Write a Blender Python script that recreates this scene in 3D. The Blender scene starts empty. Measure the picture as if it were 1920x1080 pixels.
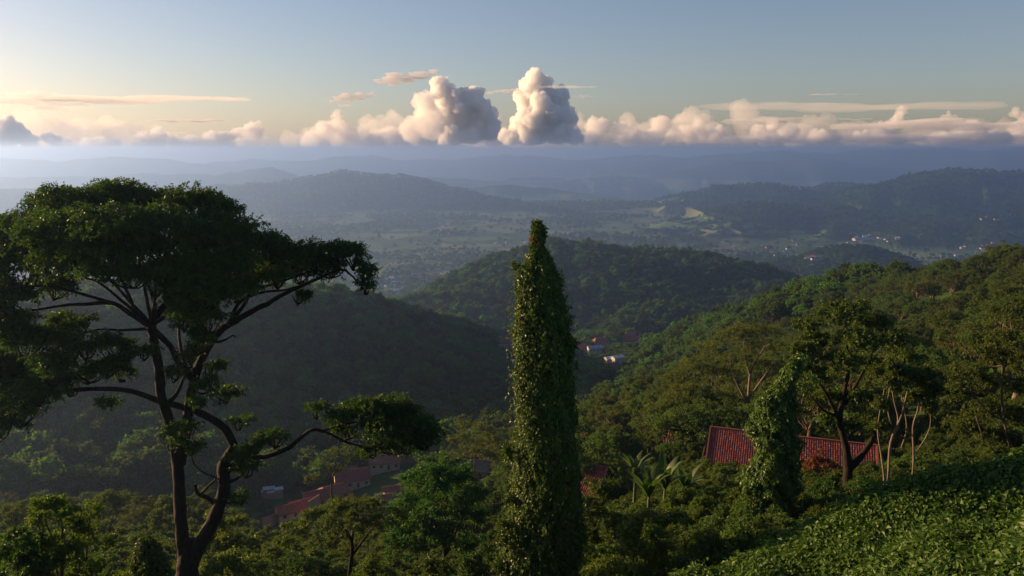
import bpy, math, random
import numpy as np
from math import radians, sin, cos, atan2, hypot, pi
from mathutils import Vector, Matrix

# ------------------------------------------------------------------ camera
FPX = 1493.33                       # focal length in pixels of a 1920 px wide frame (28 mm on 36 mm)
PITCH = math.atan((540 - 282) / FPX)
SCN = bpy.context.scene
C = SCN.collection
cam_d = bpy.data.cameras.new('camera'); cam = bpy.data.objects.new('camera', cam_d); C.objects.link(cam)
cam_d.lens = 28; cam_d.sensor_width = 36; cam_d.clip_start = 0.2; cam_d.clip_end = 250000
cam.location = (0, 0, 0); cam.rotation_euler = (pi / 2 - PITCH, 0, 0)
SCN.camera = cam

# ------------------------------------------------------------------ sky and sun
SUN_AZ = radians(-67)               # azimuth from the view direction, negative = left
SUN_EL = radians(10.0)
world = bpy.data.worlds.new('World'); SCN.world = world; world.use_nodes = True
wn = world.node_tree.nodes; wl = world.node_tree.links
bg = wn['Background']
sky = wn.new('ShaderNodeTexSky'); sky.sky_type = 'NISHITA'; sky.sun_disc = False
sky.sun_elevation = SUN_EL; sky.sun_rotation = SUN_AZ
sky.altitude = 600; sky.air_density = 1.0; sky.dust_density = 1.5; sky.ozone_density = 2.0
tint = wn.new('ShaderNodeMix'); tint.data_type = 'RGBA'; tint.blend_type = 'MULTIPLY'; tint.inputs[0].default_value = 1.0
tint.inputs[7].default_value = (1.10, 0.96, 1.0, 1)                  # the whole sky a little less green, as the camera saw it
wl.new(sky.outputs[0], tint.inputs[6]); wl.new(tint.outputs[2], bg.inputs[0]); bg.inputs[1].default_value = 0.064
sun_d = bpy.data.lights.new('sun', 'SUN'); sun = bpy.data.objects.new('sun', sun_d); C.objects.link(sun)
sun_d.energy = 5.0; sun_d.angle = radians(0.6); sun_d.color = (1.0, 0.62, 0.31)
SUNV = Vector((sin(SUN_AZ) * cos(SUN_EL), cos(SUN_AZ) * cos(SUN_EL), sin(SUN_EL)))
sun.rotation_euler = SUNV.to_track_quat('Z', 'Y').to_euler()
SCN.view_settings.view_transform = 'Standard'; SCN.view_settings.look = 'None'
SCN.view_settings.exposure = 1.1; SCN.view_settings.gamma = 1.0
SCN.view_settings.use_curve_mapping = False
SCN.cycles.volume_bounces = 12; SCN.cycles.max_bounces = 14; SCN.cycles.diffuse_bounces = 2
SCN.cycles.transmission_bounces = 3; SCN.cycles.glossy_bounces = 2; SCN.cycles.transparent_max_bounces = 8
SCN.cycles.use_denoising = True; SCN.cycles.sample_clamp_indirect = 4.0

# ------------------------------------------------------------------ small helpers
def dirpx(x, y):
    cx, cy = (x - 960) / FPX, (540 - y) / FPX
    return Vector((cx, cos(PITCH) + cy * sin(PITCH), -sin(PITCH) + cy * cos(PITCH)))
def at(x, y, d):
    """world point seen at pixel x, y (1920x1080 frame) at depth d along the view's horizontal axis"""
    v = dirpx(x, y); return v * (d / v.y)
def tag(o, label=None, cat=None, group=None, kind=None):
    if label: o['label'] = label
    if cat: o['category'] = cat
    if group: o['group'] = group
    if kind: o['kind'] = kind
    return o
def link(o, parent=None):
    C.objects.link(o)
    if parent is not None: o.parent = parent
    return o
def empty(name, loc=(0, 0, 0), rz=0.0, sc=1.0):
    o = bpy.data.objects.new(name, None); o.empty_display_size = 0.3
    o.location = loc; o.rotation_euler = (0, 0, rz); o.scale = (sc, sc, sc)
    return link(o)
def tri_mesh(name, V, F, mat=None, rnd=None, smooth=False):
    V = np.asarray(V, dtype=np.float32); F = np.asarray(F, dtype=np.int32)
    me = bpy.data.meshes.new(name); m = len(F); k = F.shape[1]
    me.vertices.add(len(V)); me.vertices.foreach_set('co', V.ravel())
    me.loops.add(m * k); me.loops.foreach_set('vertex_index', F.ravel())
    me.polygons.add(m); me.polygons.foreach_set('loop_start', np.arange(0, m * k, k, dtype=np.int32))
    if smooth: me.polygons.foreach_set('use_smooth', np.ones(m, dtype=bool))
    else: me.polygons.foreach_set('use_smooth', np.zeros(m, dtype=bool))
    me.update(calc_edges=True)
    if rnd is not None:
        a = me.attributes.new('rnd', 'FLOAT', 'FACE'); a.data.foreach_set('value', np.asarray(rnd, dtype=np.float32))
    if mat: me.materials.append(mat)
    return me
def mesh_obj(name, me, parent=None, loc=None):
    o = bpy.data.objects.new(name, me)
    if loc is not None: o.location = loc
    return link(o, parent)

# value noise -------------------------------------------------------
def _hash(ix, iy, s):
    n = (ix * 374761393 + iy * 668265263 + s * 974634377) & 0x7fffffff
    n = ((n ^ (n >> 13)) * 1274126177) & 0x7fffffff
    return ((n ^ (n >> 16)) & 0xffff) / 65535.0
def vnoise(x, y, s=0):
    x = np.asarray(x, dtype=np.float64); y = np.asarray(y, dtype=np.float64)
    ix = np.floor(x).astype(np.int64); iy = np.floor(y).astype(np.int64)
    fx = x - ix; fy = y - iy; fx = fx * fx * (3 - 2 * fx); fy = fy * fy * (3 - 2 * fy)
    a = _hash(ix, iy, s); b = _hash(ix + 1, iy, s); c = _hash(ix, iy + 1, s); d = _hash(ix + 1, iy + 1, s)
    return (a + (b - a) * fx) * (1 - fy) + (c + (d - c) * fx) * fy
def fbm(x, y, s=0, o=4):
    r = 0; a = 0.5; f = 1.0
    for i in range(o):
        r = r + a * (vnoise(x * f, y * f, s + i * 17) - 0.5); a *= 0.5; f *= 2.03
    return r
def ridged(x, y, s=0, o=4):
    r = 0; a = 0.5; f = 1.0
    for i in range(o):
        r = r + a * (1 - np.abs(2 * vnoise(x * f, y * f, s + i * 31) - 1)); a *= 0.5; f *= 2.1
    return r

# materials ---------------------------------------------------------
def new_mat(name):
    m = bpy.data.materials.new(name); m.use_nodes = True
    nt = m.node_tree
    return m, nt, nt.nodes, nt.links, nt.nodes['Principled BSDF'], nt.nodes['Material Output']
def ramp(nodes, stops):
    r = nodes.new('ShaderNodeValToRGB'); e = r.color_ramp.elements
    while len(e) < len(stops): e.new(0.5)
    for el, (p, c) in zip(e, stops): el.position = p; el.color = (*c, 1)
    return r
def foliage_mat(name, cols, trans=0.3, rough=0.45, spec=0.4, vary=0.25, tcol=None):
    """leaf material: colour per leaf from the face attribute, plus variation per plant"""
    m, nt, n, l, p, out = new_mat(name)
    at_ = n.new('ShaderNodeAttribute'); at_.attribute_name = 'rnd'
    k = len(cols)
    r = ramp(n, [(i / max(k - 1, 1), c) for i, c in enumerate(cols)]); l.new(at_.outputs['Fac'], r.inputs[0])
    oi = n.new('ShaderNodeObjectInfo')
    hs = n.new('ShaderNodeHueSaturation')
    mr = n.new('ShaderNodeMapRange'); mr.inputs[3].default_value = 1 - vary; mr.inputs[4].default_value = 1 + vary
    mh = n.new('ShaderNodeMapRange'); mh.inputs[3].default_value = 0.5 - vary * 0.07; mh.inputs[4].default_value = 0.5 + vary * 0.05
    l.new(oi.outputs['Random'], mr.inputs[0]); l.new(oi.outputs['Random'], mh.inputs[0])
    l.new(mr.outputs[0], hs.inputs['Value']); l.new(mh.outputs[0], hs.inputs['Hue']); l.new(r.outputs[0], hs.inputs['Color'])
    l.new(hs.outputs[0], p.inputs['Base Color'])
    p.inputs['Roughness'].default_value = rough; p.inputs['Specular IOR Level'].default_value = spec
    tr = n.new('ShaderNodeBsdfTranslucent')
    g = n.new('ShaderNodeMix'); g.data_type = 'RGBA'; g.blend_type = 'MULTIPLY'; g.inputs[0].default_value = 1
    l.new(hs.outputs[0], g.inputs[6]); g.inputs[7].default_value = (*(tcol or (1.35, 1.4, 0.5)), 1)
    l.new(g.outputs[2], tr.inputs[0])
    mx = n.new('ShaderNodeMixShader'); mx.inputs[0].default_value = trans
    l.new(p.outputs[0], mx.inputs[1]); l.new(tr.outputs[0], mx.inputs[2]); l.new(mx.outputs[0], out.inputs[0])
    return m
def noise_mat(name, c1, c2, scale=1.0, rough=0.9, bump=0.3, detail=6, dist=0.05, coord='Object', stretch=(1, 1, 1), spec=0.2):
    m, nt, n, l, p, out = new_mat(name)
    tc = n.new('ShaderNodeTexCoord'); mp = n.new('ShaderNodeMapping'); mp.inputs['Scale'].default_value = stretch
    l.new(tc.outputs[coord], mp.inputs[0])
    ns = n.new('ShaderNodeTexNoise'); ns.inputs['Scale'].default_value = scale; ns.inputs['Detail'].default_value = detail
    l.new(mp.outputs[0], ns.inputs['Vector'])
    r = ramp(n, [(0.3, c1), (0.7, c2)]); l.new(ns.outputs[0], r.inputs[0]); l.new(r.outputs[0], p.inputs['Base Color'])
    p.inputs['Roughness'].default_value = rough; p.inputs['Specular IOR Level'].default_value = spec
    b = n.new('ShaderNodeBump'); b.inputs['Strength'].default_value = bump; b.inputs['Distance'].default_value = dist
    l.new(ns.outputs[0], b.inputs['Height']); l.new(b.outputs[0], p.inputs['Normal'])
    return m
# ------------------------------------------------------------------ terrain
# control points of the near land (image x, image y, depth in m), taken along what the ground does
GROUND = [  # visible or implied ground
 (100, 1330, 12), (960, 1350, 12), (350, 1240, 30), (1000, 1420, 25), (100, 1230, 32), (650, 1230, 40),
 (100, 1085, 70), (350, 1085, 70), (600, 1110, 70), (820, 1120, 70), (350, 1010, 130), (600, 1030, 130), (100, 1010, 130), (850, 1010, 120),
 (100, 930, 290), (300, 930, 290), (550, 965, 290), (690, 908, 320), (500, 992, 280), (510, 934, 320), (620, 945, 303), (722, 950, 285), (890, 905, 250), (760, 880, 330), (100, 790, 390), (300, 780, 400), (600, 790, 430), (800, 800, 440),
 (900, 770, 480), (960, 715, 640), (1000, 668, 800), (1100, 662, 850), (1180, 648, 900), (1150, 700, 720), (1080, 790, 430), (1240, 655, 860),
 (1100, 960, 110), (1150, 985, 95), (1330, 895, 92), (1470, 892, 92), (1640, 885, 92), (1250, 990, 60), (1440, 1010, 48), (1590, 955, 58), (1760, 920, 62), (1900, 890, 62),
 (1200, 1130, 32), (1330, 1100, 36),
 (1300, 740, 250), (1500, 665, 350), (1400, 760, 180), (1700, 700, 200), (1900, 650, 150), (1550, 740, 150), (1750, 770, 120), (1900, 750, 100),
 (1180, 780, 330), (1250, 710, 480),
]
CREST = [  # crests: the ground drops behind them (image x, y of the ground, depth, fall behind as a slope)
 [(-300, 640, 430), (-100, 610, 460), (50, 590, 500), (200, 565, 540), (330, 555, 570), (480, 555, 600), (600, 572, 620), (700, 594, 640), (800, 622, 680), (900, 652, 720), (960, 678, 760)],
 [(720, 590, 1150), (800, 568, 1200), (870, 518, 1300), (940, 496, 1350), (1000, 483, 1400), (1100, 476, 1400), (1180, 476, 1420), (1260, 482, 1400), (1310, 494, 1380), (1380, 505, 1380), (1440, 520, 1350), (1500, 545, 1330), (1570, 590, 1300)],
 [(2150, 500, 210), (2020, 515, 230), (1920, 530, 260), (1850, 536, 285), (1790, 545, 320), (1730, 549, 350), (1650, 542, 400), (1560, 556, 450), (1480, 578, 520), (1400, 604, 600), (1330, 628, 680), (1270, 656, 750)],
]
FALL = [0.28, 0.30, 0.32]
cp = []
for x, y, d in GROUND: cp.append(tuple(at(x, y, d)))
for line, f in zip(CREST, FALL):
    for x, y, d in line:
        p = at(x, y, d); cp.append(tuple(p))
        q = p * 1.22; cp.append((q.x, q.y, p.z - f * 0.22 * d))
# base in front of the middle hill, the spur of it, and the floor beyond
for x, y, d in [(800, 640, 1000), (950, 648, 1000), (1100, 640, 1000), (1230, 590, 1060), (1320, 625, 980), (1420, 590, 1030), (1180, 560, 1150), (1330, 560, 1180), (1000, 560, 1150), (900, 590, 1100)]:
    cp.append(tuple(at(x, y, d)))
def polar(azd, d, z): return (d * sin(radians(azd)), d * cos(radians(azd)), z)
for az in (-48, -38, -28, -18, -8, 2, 12, 22, 32, 42):
    cp.append(polar(az, 2050, -385)); cp.append(polar(az, 2500, -400))
for az, d, z in [(-50, 12, -9), (-50, 40, -20), (-50, 130, -52), (-50, 400, -112), (-50, 900, -150), (50, 12, -8), (50, 40, -14), (50, 100, -13), (50, 220, -8), (50, 500, -60), (50, 1000, -220),
                 (0, 5, -6), (-30, 5, -6.5), (30, 5, -6.0), (28, 12, -8.5), (30, 22, -13.5), (22, 26, -15.5), (12, 24, -16.5), (38, 24, -12), (35, 35, -17), (26, 38, -19)]:
    cp.append(polar(az, d, z))
cp = np.array(cp)
def _uv(x, y):
    az = np.arctan2(x, y); d = np.maximum(np.hypot(x, y), 5.0)
    return np.clip(az, -0.95, 0.95) * 1.6, np.log(d)
def _k(r2): return r2 * np.log(r2 + 1e-9) * 0.5
_cu, _cv = _uv(cp[:, 0], cp[:, 1])
_n = len(cp)
_A = _k((_cu[:, None] - _cu[None]) ** 2 + (_cv[:, None] - _cv[None]) ** 2) + np.eye(_n) * 2e-4
_d0 = np.hypot(cp[:, 0], cp[:, 1]) + 4
_P = np.stack([np.ones(_n), _cu, _cv], 1)
_M = np.block([[_A, _P], [_P.T, np.zeros((3, 3))]])
_w = np.linalg.solve(_M, np.concatenate([cp[:, 2] / _d0, np.zeros(3)]))   # interpolates the slope angle, which scales with distance
def near_z(x, y):
    u, v = _uv(x, y); out = np.zeros_like(u); st = 20000
    for i in range(0, len(u), st):
        a, b = u[i:i + st], v[i:i + st]
        out[i:i + st] = _k((a[:, None] - _cu) ** 2 + (b[:, None] - _cv) ** 2) @ _w[:_n] + _w[_n] + _w[_n + 1] * a + _w[_n + 2] * b
    return out * (np.maximum(np.hypot(x, y), 5.0) + 4)
# far ridges: crest lines (image x, y, depth), steepness
RIDGES = [
 (0.34, [(-300, 352, 5600), (100, 352, 5700), (380, 347, 5900), (520, 341, 6000), (600, 329, 6000), (640, 321, 6000), (690, 330, 5950), (760, 331, 5900), (800, 342, 5800), (860, 362, 5600), (950, 378, 5400), (1050, 395, 5100), (1150, 411, 4900)]),
 (0.30, [(-200, 335, 9000), (100, 331, 9000), (250, 326, 9000), (420, 326, 9000), (480, 318, 9000), (515, 312, 9000), (560, 327, 9100), (620, 332, 9200), (700, 345, 9200)]),
 (0.26, [(-400, 294, 13000), (0, 295, 13000), (60, 299, 13000), (120, 300, 13000), (200, 294, 13000), (260, 295, 13000), (330, 303, 13000), (400, 310, 13200), (500, 316, 13500)]),
 (0.25, [(380, 306, 15000), (470, 298, 15000), (560, 302, 15000), (640, 295, 15000), (700, 292, 15500), (760, 298, 15500), (830, 301, 15500), (900, 295, 15500), (960, 291, 15500), (1030, 294, 15500), (1100, 298, 15500), (1150, 292, 15500), (1210, 289, 15500), (1300, 296, 15500)]),
 (0.27, [(760, 330, 10500), (860, 334, 10500), (930, 340, 10500), (1000, 331, 10800), (1060, 336, 11000), (1130, 334, 11000)]),
 (0.28, [(840, 356, 7600), (930, 345, 7600), (1000, 352, 7500), (1080, 362, 7300), (1160, 372, 7000)]),
 (0.27, [(1080, 338, 11500), (1150, 328, 11500), (1220, 333, 11500), (1280, 317, 11500), (1357, 299, 11500), (1427, 303, 11500), (1530, 296, 11500), (1570, 300, 11400), (1600, 313, 11300), (1663, 310, 11200), (1753, 320, 11000), (1850, 330, 11000)]),
 (0.24, [(1250, 298, 14000), (1340, 291, 14000), (1423, 283, 14000), (1513, 285, 14000), (1600, 283, 14000), (1660, 280, 14000), (1780, 277, 14000), (1860, 279, 14000), (1920, 278, 14000), (2200, 281, 14000)]),
 (0.25, [(1700, 317, 12000), (1773, 299, 12000), (1813, 287, 12000), (1870, 285, 12000), (1930, 281, 12000), (2200, 285, 12000)]),
 (0.34, [(1480, 392, 4300), (1560, 372, 4400), (1620, 352, 4400), (1680, 346, 4400), (1713, 334, 4450), (1747, 327, 4500), (1777, 320, 4500), (1847, 322, 4500), (1920, 326, 4500), (2050, 318, 4500), (2300, 318, 4500)]),
 (0.30, [(1230, 378, 5600), (1280, 363, 5500), (1330, 353, 5400), (1407, 346, 5400), (1463, 350, 5300), (1527, 355, 5300), (1573, 347, 5300), (1640, 350, 5200), (1750, 352, 5200)]),
 (0.26, [(1270, 424, 3900), (1330, 401, 3950), (1393, 385, 4000), (1430, 383, 4000), (1513, 393, 3950), (1563, 392, 3900), (1647, 402, 3800), (1730, 412, 3600), (1830, 405, 3500), (1960, 400, 3500)]),
 (0.30, [(1470, 494, 2300), (1520, 482, 2280), (1560, 474, 2280), (1600, 466, 2280), (1640, 468, 2280), (1690, 490, 2260), (1750, 515, 2240)]),
 (0.26, [(560, 430, 4300), (640, 436, 4100), (720, 448, 3900), (800, 462, 3500)]),
 # outside the frame, towards the sun: the mountains the photograph's shade comes from
 (0.40, [(-2300, 252, 2300), (-1400, 264, 3600), (-1050, 267, 4600), (-700, 276, 6200)]),
]
_ridges = [(s, [at(*p) for p in pts]) for s, pts in RIDGES]
_ridges.append((0.42, [Vector(polar(-74, 700, -40)), Vector(polar(-60, 1000, -30)), Vector(polar(-50, 1250, -70)), Vector(polar(-44, 1500, -150)), Vector(polar(-40, 1700, -230))]))
def ridge_z(x, y):
    out = np.full(x.shape, -1e9)
    for i, (s, pts) in enumerate(_ridges):
        bd = np.full(x.shape, 1e18); bz = np.zeros(x.shape)
        sc = hypot(pts[len(pts) // 2].x, pts[len(pts) // 2].y)
        wx = x + fbm(x / sc * 22, y / sc * 22, 40 + i, 3) * sc * 0.035; wy = y + fbm(x / sc * 22, y / sc * 22, 80 + i, 3) * sc * 0.035
        for a, b in zip(pts[:-1], pts[1:]):
            ex, ey = b.x - a.x, b.y - a.y; L = ex * ex + ey * ey
            t = np.clip(((wx - a.x) * ex + (wy - a.y) * ey) / L, 0, 1)
            dd = (wx - a.x - t * ex) ** 2 + (wy - a.y - t * ey) ** 2
            z = a.z + t * (b.z - a.z); m = dd < bd
            bd = np.where(m, dd, bd); bz = np.where(m, z, bz)
        d = np.sqrt(bd); w = sc * 0.008
        rel = np.minimum(d / (sc * 0.06), 1.0)
        sp = ridged(x / sc * 26, y / sc * 26, 7 + i, 4) - 0.55
        z = bz - s * (np.sqrt(d * d + w * w) - w) + sp * rel * sc * 0.022 + fbm(x / sc * 90, y / sc * 90, 3 + i, 3) * sc * 0.004 + fbm(x / sc * 30, y / sc * 30, 13 + i, 2) * sc * 0.003
        out = np.maximum(out, z)
    return out
def ground_z(x, y):
    x = np.atleast_1d(np.asarray(x, dtype=np.float64)); y = np.atleast_1d(np.asarray(y, dtype=np.float64))
    d = np.hypot(x, y); z = -400.0 - np.clip(d - 6500, 0, None) * 0.055 + fbm(x / 700, y / 700, 5, 3) * 22
    m = d < 2600
    if m.any():
        zn = near_z(x[m], y[m]); dm = d[m]
        amp = np.clip((dm - 130) / 500, 0, 1)
        zn = zn + fbm(x[m] / 130, y[m] / 130, 9, 4) * 24 * amp + (ridged(x[m] / 210, y[m] / 210, 19, 3) - 0.5) * 34 * np.clip((dm - 350) / 1000, 0, 1) + fbm(x[m] / 14, y[m] / 14, 11, 3) * np.clip(dm / 60, 0.25, 1.4)
        t = np.clip((dm - 1950) / 500, 0, 1); t = t * t * (3 - 2 * t)
        z[m] = zn * (1 - t) + z[m] * t
    az = np.abs(np.arctan2(x, y)); b = np.clip((az - 1.2) / 1.2, 0, 1)
    zb = -4.5 - 0.04 * d + fbm(x / 60, y / 60, 2, 3) * 6
    z = np.where((d < 2600), z * (1 - b) + np.maximum(zb, -60) * b, z)
    rz = ridge_z(x, y)
    k = 12.0
    return np.where(rz > z, rz, z) + k * np.exp(-np.abs(rz - z) / k) * 0.35 * (d > 600)
def gz(x, y): return float(ground_z(x, y)[0])

az_in = np.linspace(radians(-40), radians(40), 440)
az_out = np.concatenate([np.linspace(radians(-180), radians(-40), 60)[:-1]])
az_all = np.concatenate([az_out, az_in, np.linspace(radians(40), radians(180), 50)[1:-1]])
rr = np.concatenate([[0.5, 2.0, 3.5], np.geomspace(5, 27000, 390)])
AZ, RR = np.meshgrid(az_all, rr)
gx = (RR * np.sin(AZ)); gy = (RR * np.cos(AZ))
gzv = ground_z(gx.ravel(), gy.ravel())
na, nr = len(az_all), len(rr)
ii = np.arange(nr * na).reshape(nr, na); jn = np.roll(ii, -1, axis=1)
quads = np.stack([ii[:-1], jn[:-1], jn[1:], ii[1:]], -1).reshape(-1, 4)[:, ::-1]
GV = np.stack([gx.ravel(), gy.ravel(), gzv], 1)

gm, nt, n, l, p, out = new_mat('forest_floor')
tc = n.new('ShaderNodeTexCoord')
n1 = n.new('ShaderNodeTexNoise'); n1.inputs['Scale'].default_value = 0.02; n1.inputs['Detail'].default_value = 10; n1.inputs['Roughness'].default_value = 0.65
l.new(tc.outputs['Object'], n1.inputs['Vector'])
r1 = ramp(n, [(0.3, (0.022, 0.045, 0.012)), (0.55, (0.04, 0.075, 0.018)), (0.75, (0.07, 0.105, 0.026))]); l.new(n1.outputs[0], r1.inputs[0])
# the flat valley floor is farmed: patches of fields of different greens, by height of the land
vo = n.new('ShaderNodeTexVoronoi'); vo.inputs['Scale'].default_value = 0.009
mpv = n.new('ShaderNodeMapping'); mpv.inputs['Scale'].default_value = (1, 0.6, 0.02); l.new(tc.outputs['Object'], mpv.inputs[0]); l.new(mpv.outputs[0], vo.inputs['Vector'])
sepc = n.new('ShaderNodeSeparateColor'); l.new(vo.outputs['Color'], sepc.inputs[0])
r2 = ramp(n, [(0.0, (0.06, 0.10, 0.035)), (0.4, (0.10, 0.15, 0.05)), (0.7, (0.15, 0.21, 0.07)), (0.88, (0.20, 0.25, 0.09)), (1.0, (0.25, 0.23, 0.13))]); l.new(sepc.outputs[0], r2.inputs[0])
sx = n.new('ShaderNodeSeparateXYZ'); l.new(tc.outputs['Object'], sx.inputs[0])
mz = n.new('ShaderNodeMapRange'); mz.inputs[1].default_value = -384; mz.inputs[2].default_value = -396; l.new(sx.outputs[2], mz.inputs[0])
mc = n.new('ShaderNodeMix'); mc.data_type = 'RGBA'; l.new(mz.outputs[0], mc.inputs[0]); l.new(r1.outputs[0], mc.inputs[6]); l.new(r2.outputs[0], mc.inputs[7])
l.new(mc.outputs[2], p.inputs['Base Color']); p.inputs['Roughness'].default_value = 1.0; p.inputs['Specular IOR Level'].default_value = 0.05
n2 = n.new('ShaderNodeTexVoronoi'); n2.inputs['Scale'].default_value = 0.07; l.new(tc.outputs['Object'], n2.inputs['Vector'])
bp = n.new('ShaderNodeBump'); bp.inputs['Strength'].default_value = 0.7; bp.inputs['Distance'].default_value = 6.0; bp.invert = True
l.new(n2.outputs[0], bp.inputs['Height']); l.new(bp.outputs[0], p.inputs['Normal'])
ground = mesh_obj('terrain', tri_mesh('terrain', GV, quads, gm, smooth=True)); tag(ground, kind='structure')

# visibility of ground points from the camera, used to leave out what the land hides
_bz = np.arctan2(GV[:, 2].reshape(nr, na), np.maximum(RR, 1))
_run = np.maximum.accumulate(_bz, axis=0)
def visible(x, y, ztop, margin=0.004):
    d = np.hypot(x, y); az = np.arctan2(x, y)
    j = np.clip(np.searchsorted(az_all, az), 0, na - 1); i = np.clip(np.searchsorted(rr, d * 0.985) - 1, 0, nr - 1)
    return (np.arctan2(ztop, d) > _run[i, j] - margin) & (np.abs(az) < radians(37))

# ------------------------------------------------------------------ haze
def box_mesh(name, x0, x1, y0, y1, z0, z1, mat=None):
    V = [(x, y, z) for z in (z0, z1) for x, y in ((x0, y0), (x1, y0), (x1, y1), (x0, y1))]
    F = [(3, 2, 1, 0), (4, 5, 6, 7), (0, 1, 5, 4), (1, 2, 6, 5), (2, 3, 7, 6), (3, 0, 4, 7)]
    return tri_mesh(name, V, F, mat)
hm = bpy.data.materials.new('haze'); hm.use_nodes = True; hn = hm.node_tree.nodes; hl = hm.node_tree.links
hn.remove(hn['Principled BSDF'])
pv = hn.new('ShaderNodeVolumePrincipled')
pv.inputs['Color'].default_value = (0.31, 0.49, 0.88, 1); pv.inputs['Density'].default_value = 1.6e-4; pv.inputs['Anisotropy'].default_value = 0.65
hl.new(pv.outputs[0], hn['Material Output'].inputs['Volume'])
zmax = float(GV[:, 2].max()); print('TERRAIN z', GV[:, 2].min(), zmax)
haze = mesh_obj('haze', box_mesh('haze', -27600, 27600, -27600, 27600, float(GV[:, 2].min()) - 1.5, zmax + 8, hm)); tag(haze, 'thin pale evening haze filling the valley air', 'haze', kind='stuff')
# ------------------------------------------------------------------ clouds, beyond and above the haze
def cloud_mat(name, dens, col=(0.98, 0.98, 0.99), g=0.2, surf=0.0):
    m = bpy.data.materials.new(name); m.use_nodes = True; n = m.node_tree.nodes
    n.remove(n['Principled BSDF']); v = n.new('ShaderNodeVolumePrincipled')
    v.inputs['Color'].default_value = (*col, 1); v.inputs['Density'].default_value = dens; v.inputs['Anisotropy'].default_value = g
    m.node_tree.links.new(v.outputs[0], n['Material Output'].inputs['Volume'])
    if surf:   # a dense cloud scatters light back at its skin much like a matt white solid
        d_ = n.new('ShaderNodeBsdfDiffuse'); d_.inputs[0].default_value = (0.93, 0.93, 0.94, 1); t_ = n.new('ShaderNodeBsdfTransparent')
        x_ = n.new('ShaderNodeMixShader'); x_.inputs[0].default_value = surf
        L_ = m.node_tree.links; L_.new(t_.outputs[0], x_.inputs[1]); L_.new(d_.outputs[0], x_.inputs[2]); L_.new(x_.outputs[0], n['Material Output'].inputs['Surface'])
    return m
def ico(sub):
    import bmesh
    bm = bmesh.new(); bmesh.ops.create_icosphere(bm, subdivisions=sub, radius=1)
    V = np.array([v.co[:] for v in bm.verts]); F = np.array([[v.index for v in f.verts] for f in bm.faces]); bm.free(); return V, F
ICO1 = ico(1); ICO2 = ico(2); ICO4 = ico(2)
tex1 = bpy.data.textures.new('puffs', 'CLOUDS'); tex1.noise_scale = 230; tex1.noise_depth = 4; tex1.noise_basis = 'BLENDER_ORIGINAL'
tex2 = bpy.data.textures.new('curls', 'CLOUDS'); tex2.noise_scale = 75; tex2.noise_depth = 3
CM = cloud_mat('cumulus', 0.008, (1, 1, 1), g=0.05); CM2 = cloud_mat('cumulus_thin', 0.0022, (1, 1, 1), g=0.1); CB = cloud_mat('band', 0.0008); CG = cloud_mat('grey_streak', 0.0022, (0.80, 0.78, 0.80)); CW = cloud_mat('wisp', 0.0008, (0.97, 0.97, 0.98))
def cumulus(lobes, d, label, mat, seed, vox=32, flat=None):
    """lobes: (image x, y, radius px); puffs are grown on each lobe and fused"""
    r = np.random.default_rng(seed); px = d / FPX
    o = at(lobes[0][0], lobes[0][1], d); Vs = []; Fs = []; k = 0
    def ball(c, rad, big=False):
        nonlocal k
        I = ICO2 if big else ICO1; Vs.append(I[0] * rad + np.array(c)); Fs.append(I[1] + k); k += len(I[0])
    for x, y, q in lobes:
        c = np.array(at(x, y, d) - o); R = q * px; c = c + np.array([0, r.uniform(-.5, .5) * R, 0])
        ball(c, R * 0.86, True)
        for _ in range(20):
            v = r.normal(size=3); v /= np.linalg.norm(v); v[2] = v[2] * 0.8 + 0.15
            rr_ = R * r.uniform(0.25, 0.5); ball(c + v * R * 0.82, rr_, True)
            for _ in range(7):
                w = v + r.normal(size=3) * 0.75; w /= np.linalg.norm(w)
                ball(c + v * R * 0.82 + w * rr_ * 0.85, rr_ * r.uniform(0.28, 0.5))
    V = np.concatenate(Vs)
    if flat is not None:
        zf = at(lobes[0][0], flat, d).z - o.z
        V[:, 2] = np.where(V[:, 2] < zf, zf + (V[:, 2] - zf) * 0.12, V[:, 2])
    me = tri_mesh('cumulus_cloud', V, np.concatenate(Fs), mat)
    ob = mesh_obj('cumulus_cloud', me, loc=o)
    m = ob.modifiers.new('fuse', 'REMESH'); m.mode = 'VOXEL'; m.voxel_size = vox * d / 36000; m.use_smooth_shade = True
    d2 = ob.modifiers.new('curl', 'DISPLACE'); d2.texture = tex2; d2.strength = 120 * d / 36000; d2.mid_level = 0.5
    dm = ob.modifiers.new('puff', 'DISPLACE'); dm.texture = tex1; dm.strength = 190 * d / 36000; dm.mid_level = 0.5
    tag(ob, label, 'cloud', 'clouds above the far ridges'); return ob
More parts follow.
